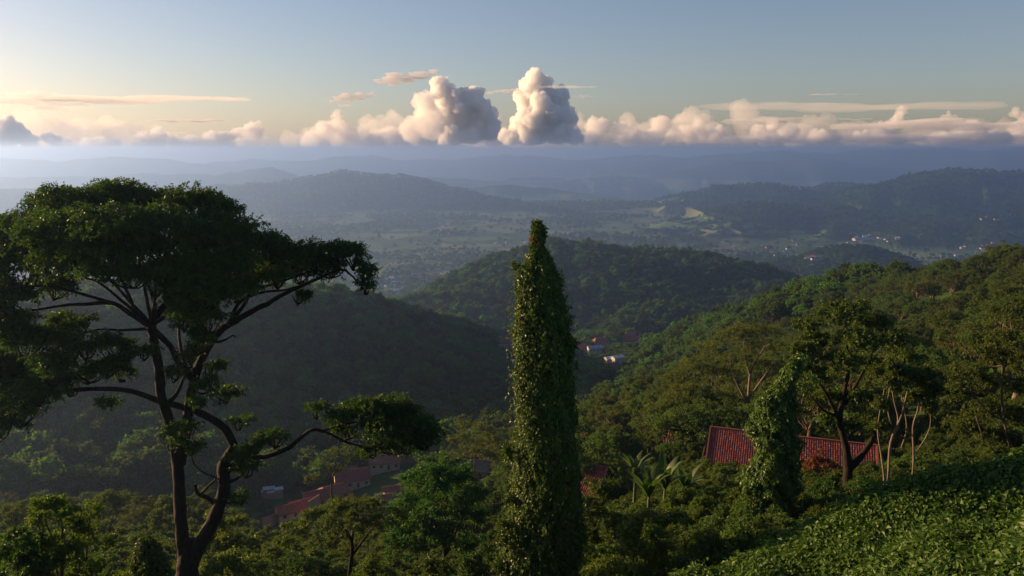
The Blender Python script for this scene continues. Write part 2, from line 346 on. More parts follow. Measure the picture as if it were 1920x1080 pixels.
def wisp(x, y, hw, hh, d, label, seed, mat=None, n_=5, tilt=0.0):
    """streak cloud: many long thin overlapping filaments fused into one ragged closed shell"""
    r = np.random.default_rng(seed); px = d / FPX; o = at(x, y, d); Vs = []; Fs = []; k = 0
    for i in range(n_ * 9):
        f = r.uniform(-1, 1) * (1 if i else 0); f = np.sign(f) * abs(f) ** 0.8
        a = hw * px * r.uniform(0.05, 0.30) * (1.1 - 0.5 * abs(f)); b = hh * px * r.uniform(0.10, 0.36) * (1.05 - 0.6 * abs(f)); cx = f * hw * px * 0.82
        c = np.array([cx, r.uniform(-1, 1) * a * 0.5, (tilt * f * hh + r.normal() * hh * 0.6 * (1 - 0.5 * abs(f))) * px])
        V = ICO4[0] * np.array([a, a * 1.2, b]); V[:, 2] += fbm(V[:, 0] / a * 2.2 + seed + i, V[:, 1] / a * 2, seed, 3) * b * 2.6
        V[:, 2] += V[:, 0] * r.normal() * 0.012
        Vs.append(V + c); Fs.append(ICO4[1] + k); k += len(V)
    me = tri_mesh('streak_cloud', np.concatenate(Vs), np.concatenate(Fs), mat or CW)
    ob = mesh_obj('streak_cloud', me, loc=o)
    m = ob.modifiers.new('fuse', 'REMESH'); m.mode = 'VOXEL'; m.voxel_size = max(hh * px * 0.15, hw * px * 0.014)
    tag(ob, label, 'cloud', 'clouds above the far ridges'); return ob
cumulus([(1010, 158, 24), (1000, 185, 34), (1035, 190, 28), (1015, 215, 36), (1045, 222, 30), (985, 232, 26), (1045, 247, 30), (1000, 252, 28), (960, 256, 20), (1075, 258, 18)], 33500, 'tall white cumulus tower, highest cloud above the vine-covered trunk', CM, 1, flat=272)
cumulus([(828, 172, 22), (850, 190, 28), (885, 192, 26), (865, 215, 34), (905, 215, 26), (835, 228, 28), (880, 244, 32), (920, 245, 22), (845, 252, 26)], 41000, 'broad white cumulus with a knob on top, beside the tallest tower', CM, 2, flat=272)
cumulus([(798, 195, 22), (805, 220, 26), (785, 232, 20), (775, 250, 22), (810, 245, 22)], 37500, 'blue-grey cumulus in shade in front of the knobbed white cloud', CM2, 3, flat=276)
cumulus([(632, 218, 10), (640, 240, 18), (612, 248, 16), (660, 255, 18), (590, 262, 14), (630, 262, 16)], 36000, 'small ragged grey-pink cumulus above the pale left ridges', CM2, 4, flat=282)
cumulus([(1310, 238, 14), (1330, 242, 13), (1290, 246, 11), (1320, 252, 12)], 35000, 'rounded slate-blue cumulus over the right ridges', CM2, 7, flat=262)
cumulus([(1690, 210, 10), (1685, 225, 13), (1672, 235, 10), (1705, 235, 8)], 38000, 'small blue-grey cumulus turret standing on the right cloud band', CM2, 8, flat=244)
cumulus([(5, 240, 22), (30, 252, 22), (0, 268, 26), (55, 266, 16), (92, 258, 12), (110, 268, 13), (125, 270, 9)], 33000, 'dark grey cumulus low at the glowing left edge', CM, 9, flat=278)
cumulus([(462, 250, 8), (472, 260, 12), (490, 266, 11), (450, 268, 10)], 39000, 'faint pink-grey cumulus low over the left ridges', CM2, 10, flat=276)
def bank(x0, x1, n_, y, q, seed, d, label, flat):
    r = np.random.default_rng(seed); xs = np.sort(r.uniform(x0, x1, n_)); xs = xs * 0.5 + np.linspace(x0, x1, n_) * 0.5
    cumulus([(x, y - max(0, r.normal()) * q * 0.7, q * r.uniform(0.55, 1.25)) for x in xs], d, label, CM2, seed, vox=50, flat=flat)
bank(1280, 1620, 16, 262, 16, 130, 44000, 'pink-lit bank of low cloud between the slate-blue cumulus and the turret', 305)
bank(1640, 1960, 15, 263, 16, 131, 45000, 'pink-lit bank of low cloud under the turret, out to the right edge', 305)
bank(140, 480, 14, 270, 19, 132, 45000, 'peach haze-veiled bank of cloud low over the left ridges', 305)
bank(540, 930, 18, 268, 21, 133, 44500, 'rosy bank of cloud at the feet of the two white towers', 305)
bank(1050, 1270, 12, 264, 21, 134, 43500, 'rosy bank of cloud right of the tall tower', 305)
cumulus([(1905, 212, 9), (1915, 220, 9), (1930, 225, 12)], 39000, 'blue-grey puff cut by the right edge of the sky', CM2, 14, flat=228)
cumulus([(1780, 217, 7), (1772, 221, 6), (1790, 221, 6)], 39000, 'tiny white-topped puff standing on the right cloud band', CM2, 15, flat=226)
def soft_bank(x0, x1, n_, y, q, seed, d, label, flat):
    r = np.random.default_rng(seed); xs = np.linspace(x0, x1, n_) + r.normal(size=n_) * (x1 - x0) / n_ * 0.6
    cumulus([(x, y - max(0, r.normal()) * q * 0.6, q * r.uniform(0.6, 1.3)) for x in xs], d, label, CS, seed, vox=95, flat=flat)
CS = cloud_mat('thin_cloud', 0.00055, (1, 1, 1), g=0.2)
soft_bank(720, 1090, 16, 258, 29, 141, 47000, 'thin cloudy veil behind the feet of the two white towers', 305)
soft_bank(1180, 1500, 14, 254, 25, 142, 48000, 'thin grey-pink veil right of the tall tower', 305)
soft_bank(560, 720, 8, 266, 27, 143, 47500, 'thin veil around the small ragged cumulus', 305)
soft_bank(1500, 1960, 18, 256, 22, 144, 48500, 'thin mauve veil along the right horizon', 305)
soft_bank(-60, 300, 14, 264, 24, 145, 48000, 'thin golden veil low at the left edge', 305)
wisp(240, 186, 250, 4.5, 31000, 'long pale streak cloud with grey belly, high on the left', 21, n_=8)
wisp(70, 190, 115, 13, 32000, 'bright cream streak cloud at the left edge', 22, n_=7)
wisp(350, 226, 82, 3, 31500, 'thin grey streak cloud below the long left streak', 23, mat=CG)
wisp(320, 248, 50, 1.8, 31800, 'faintest short streak cloud on the left', 24, n_=4)
wisp(760, 146, 66, 9, 31000, 'upper grey-mauve streak cloud left of the white towers', 25, n_=7, tilt=0.9, mat=CG)
wisp(660, 184, 50, 8, 31200, 'mauve streak cloud above the small ragged cumulus', 26, tilt=0.8, mat=CG)
wisp(960, 172, 55, 4, 31000, 'thin streak cloud crossing left of the tallest tower', 27, tilt=0.6, mat=CG)
wisp(1060, 163, 65, 2, 31100, 'thin dark line of cloud across the tallest tower', 28)
wisp(1090, 181, 24, 3, 31300, 'short streak cloud on the right shoulder of the tallest tower', 29)
wisp(1425, 228, 90, 9, 34000, 'flat grey cloud sheet right of the slate-blue cumulus', 30, mat=CB, n_=7)
wisp(1740, 236, 190, 8, 35000, 'long blue-grey cloud band over the right ridges', 31, mat=CB, n_=10)
wisp(1600, 223, 40, 2.5, 34500, 'small dark lens cloud above the right cloud band', 32)
wisp(1600, 200, 330, 7, 50000, 'wide veil of pale yellow cloud on the right', 33, mat=cloud_mat('veil', 0.00011), n_=9)
wisp(1560, 177, 60, 1.2, 33000, 'hair-thin streak cloud high on the right', 34, mat=CW, n_=4)
wisp(1580, 262, 330, 9, 46000, 'low mauve cloud layer along the right horizon', 35, mat=cloud_mat('layer', 0.0004), n_=10)
# ------------------------------------------------------------------ plant building
def unit(v): return v / np.maximum(np.linalg.norm(v, axis=-1, keepdims=True), 1e-9)
class Leaves:
    """collects folded two-triangle leaves"""
    def __init__(s): s.V = []; s.R = []
    def add(s, P, D, N, L, W, fold=0.12, rnd=None, r=None):
        D = unit(D); T = unit(np.cross(N, D)); N = np.cross(D, T)
        L = np.broadcast_to(np.asarray(L, dtype=float), (len(P),))[:, None]; W = np.broadcast_to(np.asarray(W, dtype=float), (len(P),))[:, None]
        s.V.append(np.stack([P, P + D * L * 0.45 + T * W * 0.5 + N * W * fold * 2, P + D * L - N * L * 0.08, P + D * L * 0.45 - T * W * 0.5 + N * W * fold * 2], 1).reshape(-1, 3))
        s.R.append(rnd if rnd is not None else r.random(len(P)))
    def mesh(s, name, mat):
        V = np.concatenate(s.V); n = len(V) // 4; b = np.arange(n)[:, None] * 4
        F = np.concatenate([b + np.array([[0, 1, 2]]), b + np.array([[0, 2, 3]])], 1).reshape(-1, 3)
        R = np.repeat(np.concatenate(s.R), 2)
        return tri_mesh(name, V, F, mat, R)
def clump(lv, r, c, rad, n, L, W, twig=9, droop=0.35, out=0.8, top=0.0, shade=None, flat=0.5):
    """a tuft of foliage: short twigs through an ellipsoid, leaves along each twig"""
    c = np.asarray(c, dtype=float); rad = np.asarray(rad, dtype=float) * np.ones(3)
    k = max(1, int(n / twig))
    d = unit(r.normal(size=(k, 3)))
    if top: d[:, 2] = np.where((d[:, 2] < 0) & (r.random(k) < top), -d[:, 2], d[:, 2])
    q = d * (r.random((k, 1)) ** 0.38)
    P0 = c + q * rad
    td = unit(d * out + r.normal(size=(k, 3)) * 0.55 + np.array([0, 0, -droop]))
    tl = L * twig * 0.22
    t = np.tile(np.linspace(-0.5, 0.5, twig), k)
    P = np.repeat(P0, twig, 0) + np.repeat(td, twig, 0) * (t * tl)[:, None]
    side = unit(np.cross(np.repeat(td, twig, 0), r.normal(size=(k * twig, 3))))
    D = unit(np.repeat(td, twig, 0) * 0.6 + side * 0.8 + np.array([0, 0, -droop * 0.6]))
    N = unit(r.normal(size=(k * twig, 3)) * 0.7 + np.repeat(d, twig, 0) * flat + np.array([0, 0, 0.7]))
    base = r.random() * 0.45
    rn = np.clip(base + np.repeat(r.random(k) * 0.3, twig) + r.random(k * twig) * 0.3, 0, 1)
    lv.add(P, D, N, L * r.uniform(0.7, 1.25, k * twig), W * r.uniform(0.8, 1.2, k * twig), rnd=rn)
class Tubes:
    def __init__(s): s.V = []; s.F = []; s.k = 0
    def add(s, pts, rad, sides=6, r=None, wob=0.06):
        pts = np.asarray(pts, dtype=float); n = len(pts)
        rad = np.asarray(rad, dtype=float) * np.ones(n)
        tan = np.gradient(pts, axis=0); tan = unit(tan)
        up = np.array([0.31, 0.95, 0.05]); a = unit(np.cross(tan, up)); b = np.cross(tan, a)
        th = np.linspace(0, 2 * pi, sides, endpoint=False)
        w = rad[:, None] * (1 + (r.normal(size=(n, sides)) * wob if r is not None else 0))
        ring = pts[:, None] + (a[:, None] * np.cos(th)[None, :, None] + b[:, None] * np.sin(th)[None, :, None]) * w[..., None]
        s.V.append(ring.reshape(-1, 3))
        i = np.arange(n * sides).reshape(n, sides); j = np.roll(i, -1, 1)
        q = np.stack([i[:-1], j[:-1], j[1:], i[1:]], -1).reshape(-1, 4)
        s.F.append(np.concatenate([q[:, [0, 1, 2]], q[:, [0, 2, 3]]]) + s.k); 
        e = np.stack([np.full(sides - 2, i[-1, 0]), i[-1, 1:-1], i[-1, 2:]], -1); s.F.append(e + s.k)
        s.k += n * sides
    def mesh(s, name, mat): return tri_mesh(name, np.concatenate(s.V), np.concatenate(s.F), mat, smooth=True)
def curve(pts, n=10, r=None, wob=0.0):
    """Catmull-Rom through pts"""
    p = np.asarray(pts, dtype=float)
    if len(p) < 3: 
        t = np.linspace(0, 1, n)[:, None]; o = p[0] * (1 - t) + p[-1] * t
    else:
        q = np.concatenate([[2 * p[0] - p[1]], p, [2 * p[-1] - p[-2]]]); o = []
        m = max(2, n // (len(p) - 1))
        for i in range(1, len(q) - 2):
            for t in np.linspace(0, 1, m, endpoint=False):
                a, b, c, d = q[i - 1:i + 3]
                o.append(0.5 * (2 * b + (c - a) * t + (2 * a - 5 * b + 4 * c - d) * t * t + (3 * b - a - 3 * c + d) * t ** 3))
        o.append(p[-1]); o = np.array(o)
    if r is not None and wob: o[1:-1] += r.normal(size=o[1:-1].shape) * wob
    return o

# ---- foliage and bark
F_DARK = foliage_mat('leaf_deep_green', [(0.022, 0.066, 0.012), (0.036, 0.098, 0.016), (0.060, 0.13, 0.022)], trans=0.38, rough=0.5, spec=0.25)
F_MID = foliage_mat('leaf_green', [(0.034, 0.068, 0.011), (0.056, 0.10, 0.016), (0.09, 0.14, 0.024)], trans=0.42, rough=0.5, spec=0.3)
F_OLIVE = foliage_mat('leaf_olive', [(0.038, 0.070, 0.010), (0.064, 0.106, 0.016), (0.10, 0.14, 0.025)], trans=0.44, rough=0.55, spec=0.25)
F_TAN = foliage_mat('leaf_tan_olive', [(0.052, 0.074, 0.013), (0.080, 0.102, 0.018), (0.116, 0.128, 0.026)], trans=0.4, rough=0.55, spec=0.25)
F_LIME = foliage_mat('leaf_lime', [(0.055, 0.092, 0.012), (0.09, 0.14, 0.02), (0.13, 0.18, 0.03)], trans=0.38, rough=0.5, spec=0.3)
F_IVY = foliage_mat('leaf_vine', [(0.026, 0.060, 0.009), (0.055, 0.10, 0.015), (0.10, 0.15, 0.028)], trans=0.28, rough=0.45, spec=0.3)
F_COVER = foliage_mat('leaf_ground_vine', [(0.034, 0.10, 0.016), (0.062, 0.15, 0.024), (0.098, 0.19, 0.036)], trans=0.3, rough=0.5, spec=0.22)
F_RUSSET = foliage_mat('leaf_russet', [(0.08, 0.03, 0.016), (0.13, 0.045, 0.02), (0.10, 0.06, 0.02)], trans=0.3, rough=0.55, tcol=(1.4, 0.9, 0.6))
F_BANANA = foliage_mat('leaf_banana', [(0.03, 0.07, 0.012), (0.05, 0.10, 0.018), (0.075, 0.125, 0.026)], trans=0.35, rough=0.5, spec=0.3)
F_FAR = foliage_mat('leaf_forest', [(0.030, 0.070, 0.012), (0.052, 0.104, 0.017), (0.086, 0.13, 0.026)], trans=0.48, rough=0.7, spec=0.1, vary=0.55)
B_DARK = noise_mat('bark_dark', (0.010, 0.007, 0.005), (0.03, 0.02, 0.014), scale=7, bump=0.8, dist=0.05, stretch=(1, 1, 0.25))
B_BROWN = noise_mat('bark_brown', (0.05, 0.035, 0.022), (0.12, 0.085, 0.055), scale=6, bump=0.6, dist=0.04, stretch=(1, 1, 0.3))
B_PALE = noise_mat('bark_pale', (0.10, 0.075, 0.052), (0.21, 0.165, 0.12), scale=4, bump=0.4, dist=0.03, stretch=(1, 1, 0.35))

def grow_tree(seed, H, R, style, nt, nl, L, W, leaf, bark, tr=None, cz=0.62, fork=0.38):
    """trunk, limbs and crown in local metres; style: dome, umbrella, airy, shrub"""
    r = np.random.default_rng(seed); tb = Tubes(); lv = Leaves(); tr = tr or H * 0.022
    tg = []
    while len(tg) < nt:
        a = r.uniform(0, 2 * pi); q = math.sqrt(r.random())
        if style == 'umbrella':
            z = H * (0.97 - 0.34 * q ** 2) - (r.random() ** 2) * H * 0.16
        elif style == 'airy':
            z = H * (0.98 - 0.30 * q ** 2) - r.random() * H * 0.42 * (1 - 0.3 * q)
        elif style == 'shrub':
            z = H * (0.95 - 0.62 * q ** 2.2) * (0.35 + 0.65 * math.sqrt(r.random()))
        else:
            z = H * (0.62 + (0.36 * math.sqrt(max(0, 1 - q * q))) * r.choice([1, 1, 1, -0.7]) * r.uniform(0.55, 1))
        p = np.array([R * q * cos(a), R * q * sin(a), z])
        p[:2] *= 1 + 0.25 * sin(3 * a + seed) 
        if all(np.linalg.norm((p - t) / np.array([1, 1, 0.7])) > R * 0.85 / math.sqrt(nt) for t in tg[-40:]) or r.random() < 0.08: tg.append(p)
    tg = np.array(tg)
    if style == 'shrub':
        for t in tg[::2]:
            b = np.array([t[0] * 0.12, t[1] * 0.12, -0.3]); tb.add(curve([b, (b + t) / 2 + [0, 0, t[2] * 0.1], t], 6, r, 0.01 * H), np.linspace(tr, tr * 0.25, 7)[:len(curve([b, b, t], 6))] if False else tr * 0.6, 5, r)
    else:
        lean = r.normal(size=2) * H * 0.03
        ft = np.array([lean[0], lean[1], H * fork])
        tb.add(curve([[0, 0, -1.5], [lean[0] * 0.2, lean[1] * 0.2, H * fork * 0.5], ft], 8, r, H * 0.003), np.linspace(tr * 1.35, tr * 0.85, 9), 8, r)
        M = max(3, int(nt / 7)); ang = np.arctan2(tg[:, 1], tg[:, 0]) + r.uniform(0, 6); sec = ((ang % (2 * pi)) / (2 * pi) * M).astype(int)
        for s_ in range(M):
            g = tg[sec == s_]
            if not len(g): continue
            ce = g.mean(0); mid = ft + (ce - ft) * 0.62; mid[2] -= H * 0.02
            k1 = ft + (mid - ft) * 0.5 + r.normal(size=3) * H * 0.02
            pl = curve([ft - [0, 0, 0.3], k1, mid], 8, r, H * 0.004); tb.add(pl, np.linspace(tr * 0.7, tr * 0.38, len(pl)), 6, r)
            for t in g:
                m2 = mid + (t - mid) * 0.5 + r.normal(size=3) * H * 0.018 - [0, 0, H * 0.015]
                pl = curve([mid, m2, t], 6); tb.add(pl, np.linspace(tr * 0.36, tr * 0.10, len(pl)), 4, r)
    rc = R * (1.25 if style != 'airy' else 1.05) / math.sqrt(nt) * 1.05
    for t in tg:
        f = r.uniform(0.75, 1.3)
        fl = {'umbrella': 0.42, 'airy': 0.5, 'shrub': 0.75, 'dome': 0.7}[style]
        clump(lv, r, t, (rc * f, rc * f, rc * f * fl), int(nl / nt * f), L, W, twig=8, droop=0.3, top=0.45)
    return tb.mesh('trunk', bark), lv.mesh('crown', leaf)
def plant(name, meshes, loc, sc, rz, label, cat, group=None, parts=('trunk', 'crown'), sink=0.0):
    e = empty(name, (loc[0], loc[1], loc[2] - sink), rz, sc)
    for nm, me in zip(parts, meshes):
        if me is not None: mesh_obj(nm, me, e)
    return tag(e, label, cat, group)
# ------------------------------------------------------------------ forest: prototypes and instances
PROTO = {
 'dome': grow_tree(11, 11, 4.6, 'dome', 34, 9000, 0.34, 0.22, F_MID, B_BROWN),
 'dome2': grow_tree(12, 13, 4.4, 'dome', 38, 9500, 0.32, 0.20, F_OLIVE, B_BROWN),
 'umb': grow_tree(13, 12, 6.2, 'umbrella', 44, 9500, 0.32, 0.18, F_MID, B_DARK, fork=0.45),
 'umb2': grow_tree(14, 14, 6.6, 'umbrella', 46, 9500, 0.32, 0.18, F_OLIVE, B_BROWN, fork=0.42),
 'airy': grow_tree(15, 15, 5.0, 'airy', 46, 9000, 0.36, 0.13, F_TAN, B_PALE, fork=0.35),
 'airy2': grow_tree(16, 14, 4.4, 'airy', 40, 8500, 0.34, 0.14, F_OLIVE, B_PALE, fork=0.4),
 'shrub': grow_tree(17, 3.2, 2.2, 'shrub', 26, 7000, 0.19, 0.12, F_MID, B_BROWN, tr=0.05),
 'shrub2': grow_tree(18, 3.6, 1.9, 'shrub', 24, 6500, 0.20, 0.12, F_OLIVE, B_BROWN, tr=0.05),
}
FARP = []
for i, (st, H, R) in enumerate([('dome', 10, 4.6), ('dome', 12, 4.4), ('umbrella', 11, 5.6), ('airy', 13, 4.3), ('dome', 8, 4.8), ('umbrella', 13, 5.0)]):
    t_, c_ = grow_tree(40 + i, H, R, st, 16, 900, 1.15, 0.75, F_FAR, B_BROWN)
    FARP.append((t_, c_))
proto_col = bpy.data.collections.new('forest_kinds')      # not linked to the scene: only instanced
import bmesh
def join_meshes(name, parts):
    V = []; F = []; R = []; MI = []; k = 0; mats = []
    for mi, me in enumerate(parts):
        v = np.empty(len(me.vertices) * 3, dtype=np.float32); me.vertices.foreach_get('co', v)
        f = np.empty(len(me.loops), dtype=np.int32); me.loops.foreach_get('vertex_index', f)
        V.append(v.reshape(-1, 3)); F.append(f.reshape(-1, 3) + k); k += len(me.vertices)
        if 'rnd' in me.attributes:
            a = np.empty(len(me.polygons), dtype=np.float32); me.attributes['rnd'].data.foreach_get('value', a)
        else: a = np.zeros(len(me.polygons), dtype=np.float32)
        R.append(a); MI.append(np.full(len(me.polygons), mi, dtype=np.int32)); mats.append(me.materials[0])
    o = tri_mesh(name, np.concatenate(V), np.concatenate(F), None, np.concatenate(R))
    for m in mats: o.materials.append(m)
    o.polygons.foreach_set('material_index', np.concatenate(MI)); return o
def kinds(name, pairs):
    col = bpy.data.collections.new(name)
    for i, pr in enumerate(pairs):
        o = bpy.data.objects.new('%s_%02d' % (name, i), join_meshes(name, pr)); col.objects.link(o)
    return col
COL_FAR = kinds('far_tree_kind', FARP)
COL_MID = kinds('mid_tree_kind', [PROTO[k] for k in ('dome', 'dome2', 'umb', 'umb2', 'airy', 'airy2')])
COL_SHRUB = kinds('shrub_kind', [PROTO['shrub'], PROTO['shrub2']])
def scatter(name, col, P, sc, rng, label, cat, tilt=0.06):
    """one mass of plants: a point per plant, instanced by geometry nodes"""
    me = bpy.data.meshes.new(name); me.from_pydata([tuple(p) for p in P], [], [])
    n = len(P)
    a = me.attributes.new('sc', 'FLOAT', 'POINT'); a.data.foreach_set('value', np.asarray(sc, dtype=np.float32))
    rot = np.stack([rng.normal(size=n) * tilt, rng.normal(size=n) * tilt, rng.uniform(0, 6.28, n)], 1).astype(np.float32)
    a = me.attributes.new('rot', 'FLOAT_VECTOR', 'POINT'); a.data.foreach_set('vector', rot.ravel())
    a = me.attributes.new('idx', 'INT', 'POINT'); a.data.foreach_set('value', rng.integers(0, len(col.objects), n).astype(np.int32))
    ng = bpy.data.node_groups.new(name, 'GeometryNodeTree')
    ng.interface.new_socket('Geometry', in_out='INPUT', socket_type='NodeSocketGeometry'); ng.interface.new_socket('Geometry', in_out='OUTPUT', socket_type='NodeSocketGeometry')
    N = ng.nodes; gi = N.new('NodeGroupInput'); go = N.new('NodeGroupOutput'); ip = N.new('GeometryNodeInstanceOnPoints')
    ci = N.new('GeometryNodeCollectionInfo'); ci.inputs['Collection'].default_value = col; ci.inputs['Separate Children'].default_value = True; ci.inputs['Reset Children'].default_value = True
    def named(nm, ty):
        q = N.new('GeometryNodeInputNamedAttribute'); q.data_type = ty; q.inputs[0].default_value = nm; return q.outputs[0]
    Lk = ng.links.new
    Lk(gi.outputs[0], ip.inputs['Points']); Lk(ci.outputs[0], ip.inputs['Instance']); ip.inputs['Pick Instance'].default_value = True
    Lk(named('idx', 'INT'), ip.inputs['Instance Index']); Lk(named('rot', 'FLOAT_VECTOR'), ip.inputs['Rotation']); Lk(named('sc', 'FLOAT'), ip.inputs['Scale'])
    Lk(ip.outputs[0], go.inputs[0])
    o = mesh_obj(name, me); m = o.modifiers.new('plants', 'NODES'); m.node_group = ng
    return tag(o, label, cat, kind='stuff')
RNG = np.random.default_rng(5)
def candidates(d0, d1, a0, a1, spacing):
    """jittered points in a ring sector, even in area"""
    out = []; d = d0
    while d < d1:
        n_ = max(1, int((radians(a1 - a0) * d) / spacing)); a = radians(a0) + (np.arange(n_) + RNG.uniform(-.45, .45, n_)) / n_ * radians(a1 - a0)
        q = d + RNG.uniform(-.45, .45, n_) * spacing; out.append(np.stack([q * np.sin(a), q * np.cos(a)], 1)); d += spacing
    P = np.concatenate(out); z = ground_z(P[:, 0], P[:, 1]); return np.column_stack([P, z])
CLEAR = []          # (x, y, radius) kept free of trees
def keep_clear(px, py, d, rad): p = at(px, py, d); CLEAR.append((p.x, p.y, rad))
SIGHT = []          # (image x, image y, half width px, depth): houses seen past the trees that stand before them
def project(x, y, z):
    f = y * cos(PITCH) - z * sin(PITCH); u = y * sin(PITCH) + z * cos(PITCH)
    return 960 + x / f * FPX, 540 - u / f * FPX
def not_clear(P, H=None):
    m = np.ones(len(P), dtype=bool)
    for x, y, r_ in CLEAR: m &= (P[:, 0] - x) ** 2 + (P[:, 1] - y) ** 2 > r_ * r_
    if H is not None:
        qx, qt = project(P[:, 0], P[:, 1], P[:, 2] + H)
        for px, py, hw, d in SIGHT:
            m &= ~((P[:, 1] < d - 1) & (np.abs(qx - px) < hw + H * 0.35 / P[:, 1] * FPX) & (qt < py))
    return m
# ------------------------------------------------------------------ houses
def roof_mat(name, a, b): return noise_mat(name, a, b, scale=0.9, rough=0.75, bump=0.3, dist=0.02)
RM = [roof_mat('roof_tile_red', (0.15, 0.045, 0.034), (0.25, 0.075, 0.055)), roof_mat('roof_tile_rust', (0.18, 0.065, 0.046), (0.29, 0.11, 0.075)), roof_mat('roof_tile_maroon', (0.22, 0.05, 0.045), (0.36, 0.09, 0.075)),
      roof_mat('roof_sheet_pale', (0.50, 0.52, 0.54), (0.72, 0.74, 0.76)), roof_mat('roof_sheet_grey', (0.22, 0.24, 0.26), (0.36, 0.38, 0.40)), roof_mat('roof_weathered', (0.10, 0.075, 0.06), (0.17, 0.13, 0.10))]
WM = [noise_mat('plaster_cream', (0.44, 0.36, 0.28), (0.56, 0.47, 0.37), scale=0.8, bump=0.1), noise_mat('plaster_white', (0.42, 0.40, 0.37), (0.56, 0.54, 0.50), scale=0.8, bump=0.1), noise_mat('plaster_rose', (0.36, 0.20, 0.15), (0.46, 0.27, 0.2), scale=0.8, bump=0.1)]
GLASS, _a, _b, _c, _p, _d = new_mat('window_glass'); _p.inputs['Base Color'].default_value = (0.03, 0.035, 0.04, 1); _p.inputs['Roughness'].default_value = 0.15
WOOD = noise_mat('door_wood', (0.06, 0.035, 0.02), (0.11, 0.065, 0.04), scale=3, bump=0.2)
def gable_roof(w, l, h, rise, ov, mat, tiles=0.0, hip=0.0):
    """pitched roof along x (length l), thickness, optional raised tile columns"""
    import math as _m
    hw, hl = w / 2 + ov, l / 2 + ov; t = 0.16; V = []; F = []
    drop = rise * ov / (w / 2)
    def slab(sgn):
        k = len(V); hx = hl - hip
        top = [(-hl, sgn * hw, h - drop), (hl, sgn * hw, h - drop), (hx, 0, h + rise), (-hx, 0, h + rise)]
        for x, y, z in top: V.append((x, y, z + t))
        for x, y, z in top: V.append((x, y, z))
        o = [(0, 1, 2, 3), (7, 6, 5, 4), (0, 4, 5, 1), (1, 5, 6, 2), (2, 6, 7, 3), (3, 7, 4, 0)]
        for f in o: F.append(tuple(k + i for i in (f if sgn < 0 else f[::-1])))
    slab(-1); slab(1)
    if hip > 0:
        for sx in (-1, 1):
            k = len(V); V.extend([(sx * hl, -hw, h - drop + t), (sx * hl, hw, h - drop + t), (sx * (hl - hip), 0, h + rise + t)])
            F.append((k, k + 1, k + 2, k + 2) if sx > 0 else (k + 1, k, k + 2, k + 2))
    return V, F
def quad_mesh(name, V, F, mat):
    me = bpy.data.meshes.new(name); me.from_pydata([tuple(v) for v in V], [], [tuple(dict.fromkeys(f)) for f in F]); me.update()
    if mat: me.materials.append(mat)
    return me
def box_vf(x0, x1, y0, y1, z0, z1):
    return [(x, y, z) for z in (z0, z1) for x, y in ((x0, y0), (x1, y0), (x1, y1), (x0, y1))], [(3, 2, 1, 0), (4, 5, 6, 7), (0, 1, 5, 4), (1, 2, 6, 5), (2, 3, 7, 6), (3, 0, 4, 7)]
def house(loc, rz, w, l, h, rise, roof, wall, label, group=None, name='house', detail=True, hip=0.0, ov=0.7, deep=4.0, gable=True):
    e = empty(name, loc, rz)
    V, F = box_vf(-l / 2, l / 2, -w / 2, w / 2, -deep, h)
    if gable and hip == 0:
        V += [(-l / 2, 0, h + rise - 0.03), (l / 2, 0, h + rise - 0.03)]; F += [(4, 8, 7), (5, 6, 9), (4, 5, 9, 8), (7, 8, 9, 6)]; F.pop(1)
    mesh_obj('wall', quad_mesh('wall', V, F, wall), e)
    ro = mesh_obj('roof', quad_mesh('roof', *gable_roof(w, l, h, rise, ov, roof, hip=hip), roof), e)
    hx = l / 2 + ov - hip
    V, F = box_vf(-hx, hx, -0.16, 0.16, h + rise + 0.02, h + rise + 0.26); mesh_obj('ridge_cap', quad_mesh('ridge_cap', V, F, roof), ro)
    if detail:
        nw = max(2, int(l / 3.2))
        for i in range(nw):
            x = -l / 2 + (i + 0.5) * l / nw
            if i == nw // 2:
                V, F = box_vf(x - 0.5, x + 0.5, -w / 2 - 0.06, -w / 2 + 0.02, 0, 2.1); mesh_obj('door', quad_mesh('door', V, F, WOOD), e)
            else:
                V, F = box_vf(x - 0.6, x + 0.6, -w / 2 - 0.05, -w / 2 + 0.02, 1.0, 2.2); wi = mesh_obj('window', quad_mesh('window', V, F, GLASS), e)
                V, F = box_vf(x - 0.72, x + 0.72, -w / 2 - 0.12, -w / 2 + 0.01, 0.9, 0.99); mesh_obj('sill', quad_mesh('sill', V, F, WM[1]), wi)
        for sx in (-1, 1):
            V, F = box_vf(sx * l / 2 - (0.02 if sx > 0 else 0.05), sx * l / 2 + (0.05 if sx > 0 else 0.02), -0.6, 0.6, 1.0, 2.2); mesh_obj('window', quad_mesh('window', V, F, GLASS), e)
    return tag(e, label, 'house', group)
def on_ground(px, py, d):
    p = at(px, py, d); return (p.x, p.y, gz(p.x, p.y))
def house_px(px, py, d, rz, w, l, h, rise, roof, wall, label, group, **k):
    """eave line seen at pixel px, py: the land under the house decides how tall its base is"""
    if group is G1: w, l, rise = w * 0.82, l * 0.92, rise * 0.75
    p = at(px, py, d); g = gz(p.x, p.y); zb = p.z - h
    for q_ in (0, 0.5, 1.0, 1.6, 2.2) if d < 500 else (0, 0.5, 1.0, 1.6): CLEAR.append((p.x - p.x / d * max(w, l) * q_, p.y - max(w, l) * q_, max(w, l) * 0.68))
    SIGHT.append((px, py + (h * 0.5) / d * FPX, l * 0.5 / d * FPX, d))
    if g > p.z - 1.5: print('house buried', px, py, g - zb)
    return house((p.x, p.y, zb), rz, w, l, h, rise, RM[roof], WM[wall], label, group, deep=max(2.0, zb - g + 2), **k)
G1 = 'red roofed houses on the terrace below the big tree'
ROW = radians(-33)
house_px(722, 862, 335, radians(8), 9, 14, 3.2, 3.0, 1, 0, 'long cream house with rust roof, half under the low leafy branch', G1)
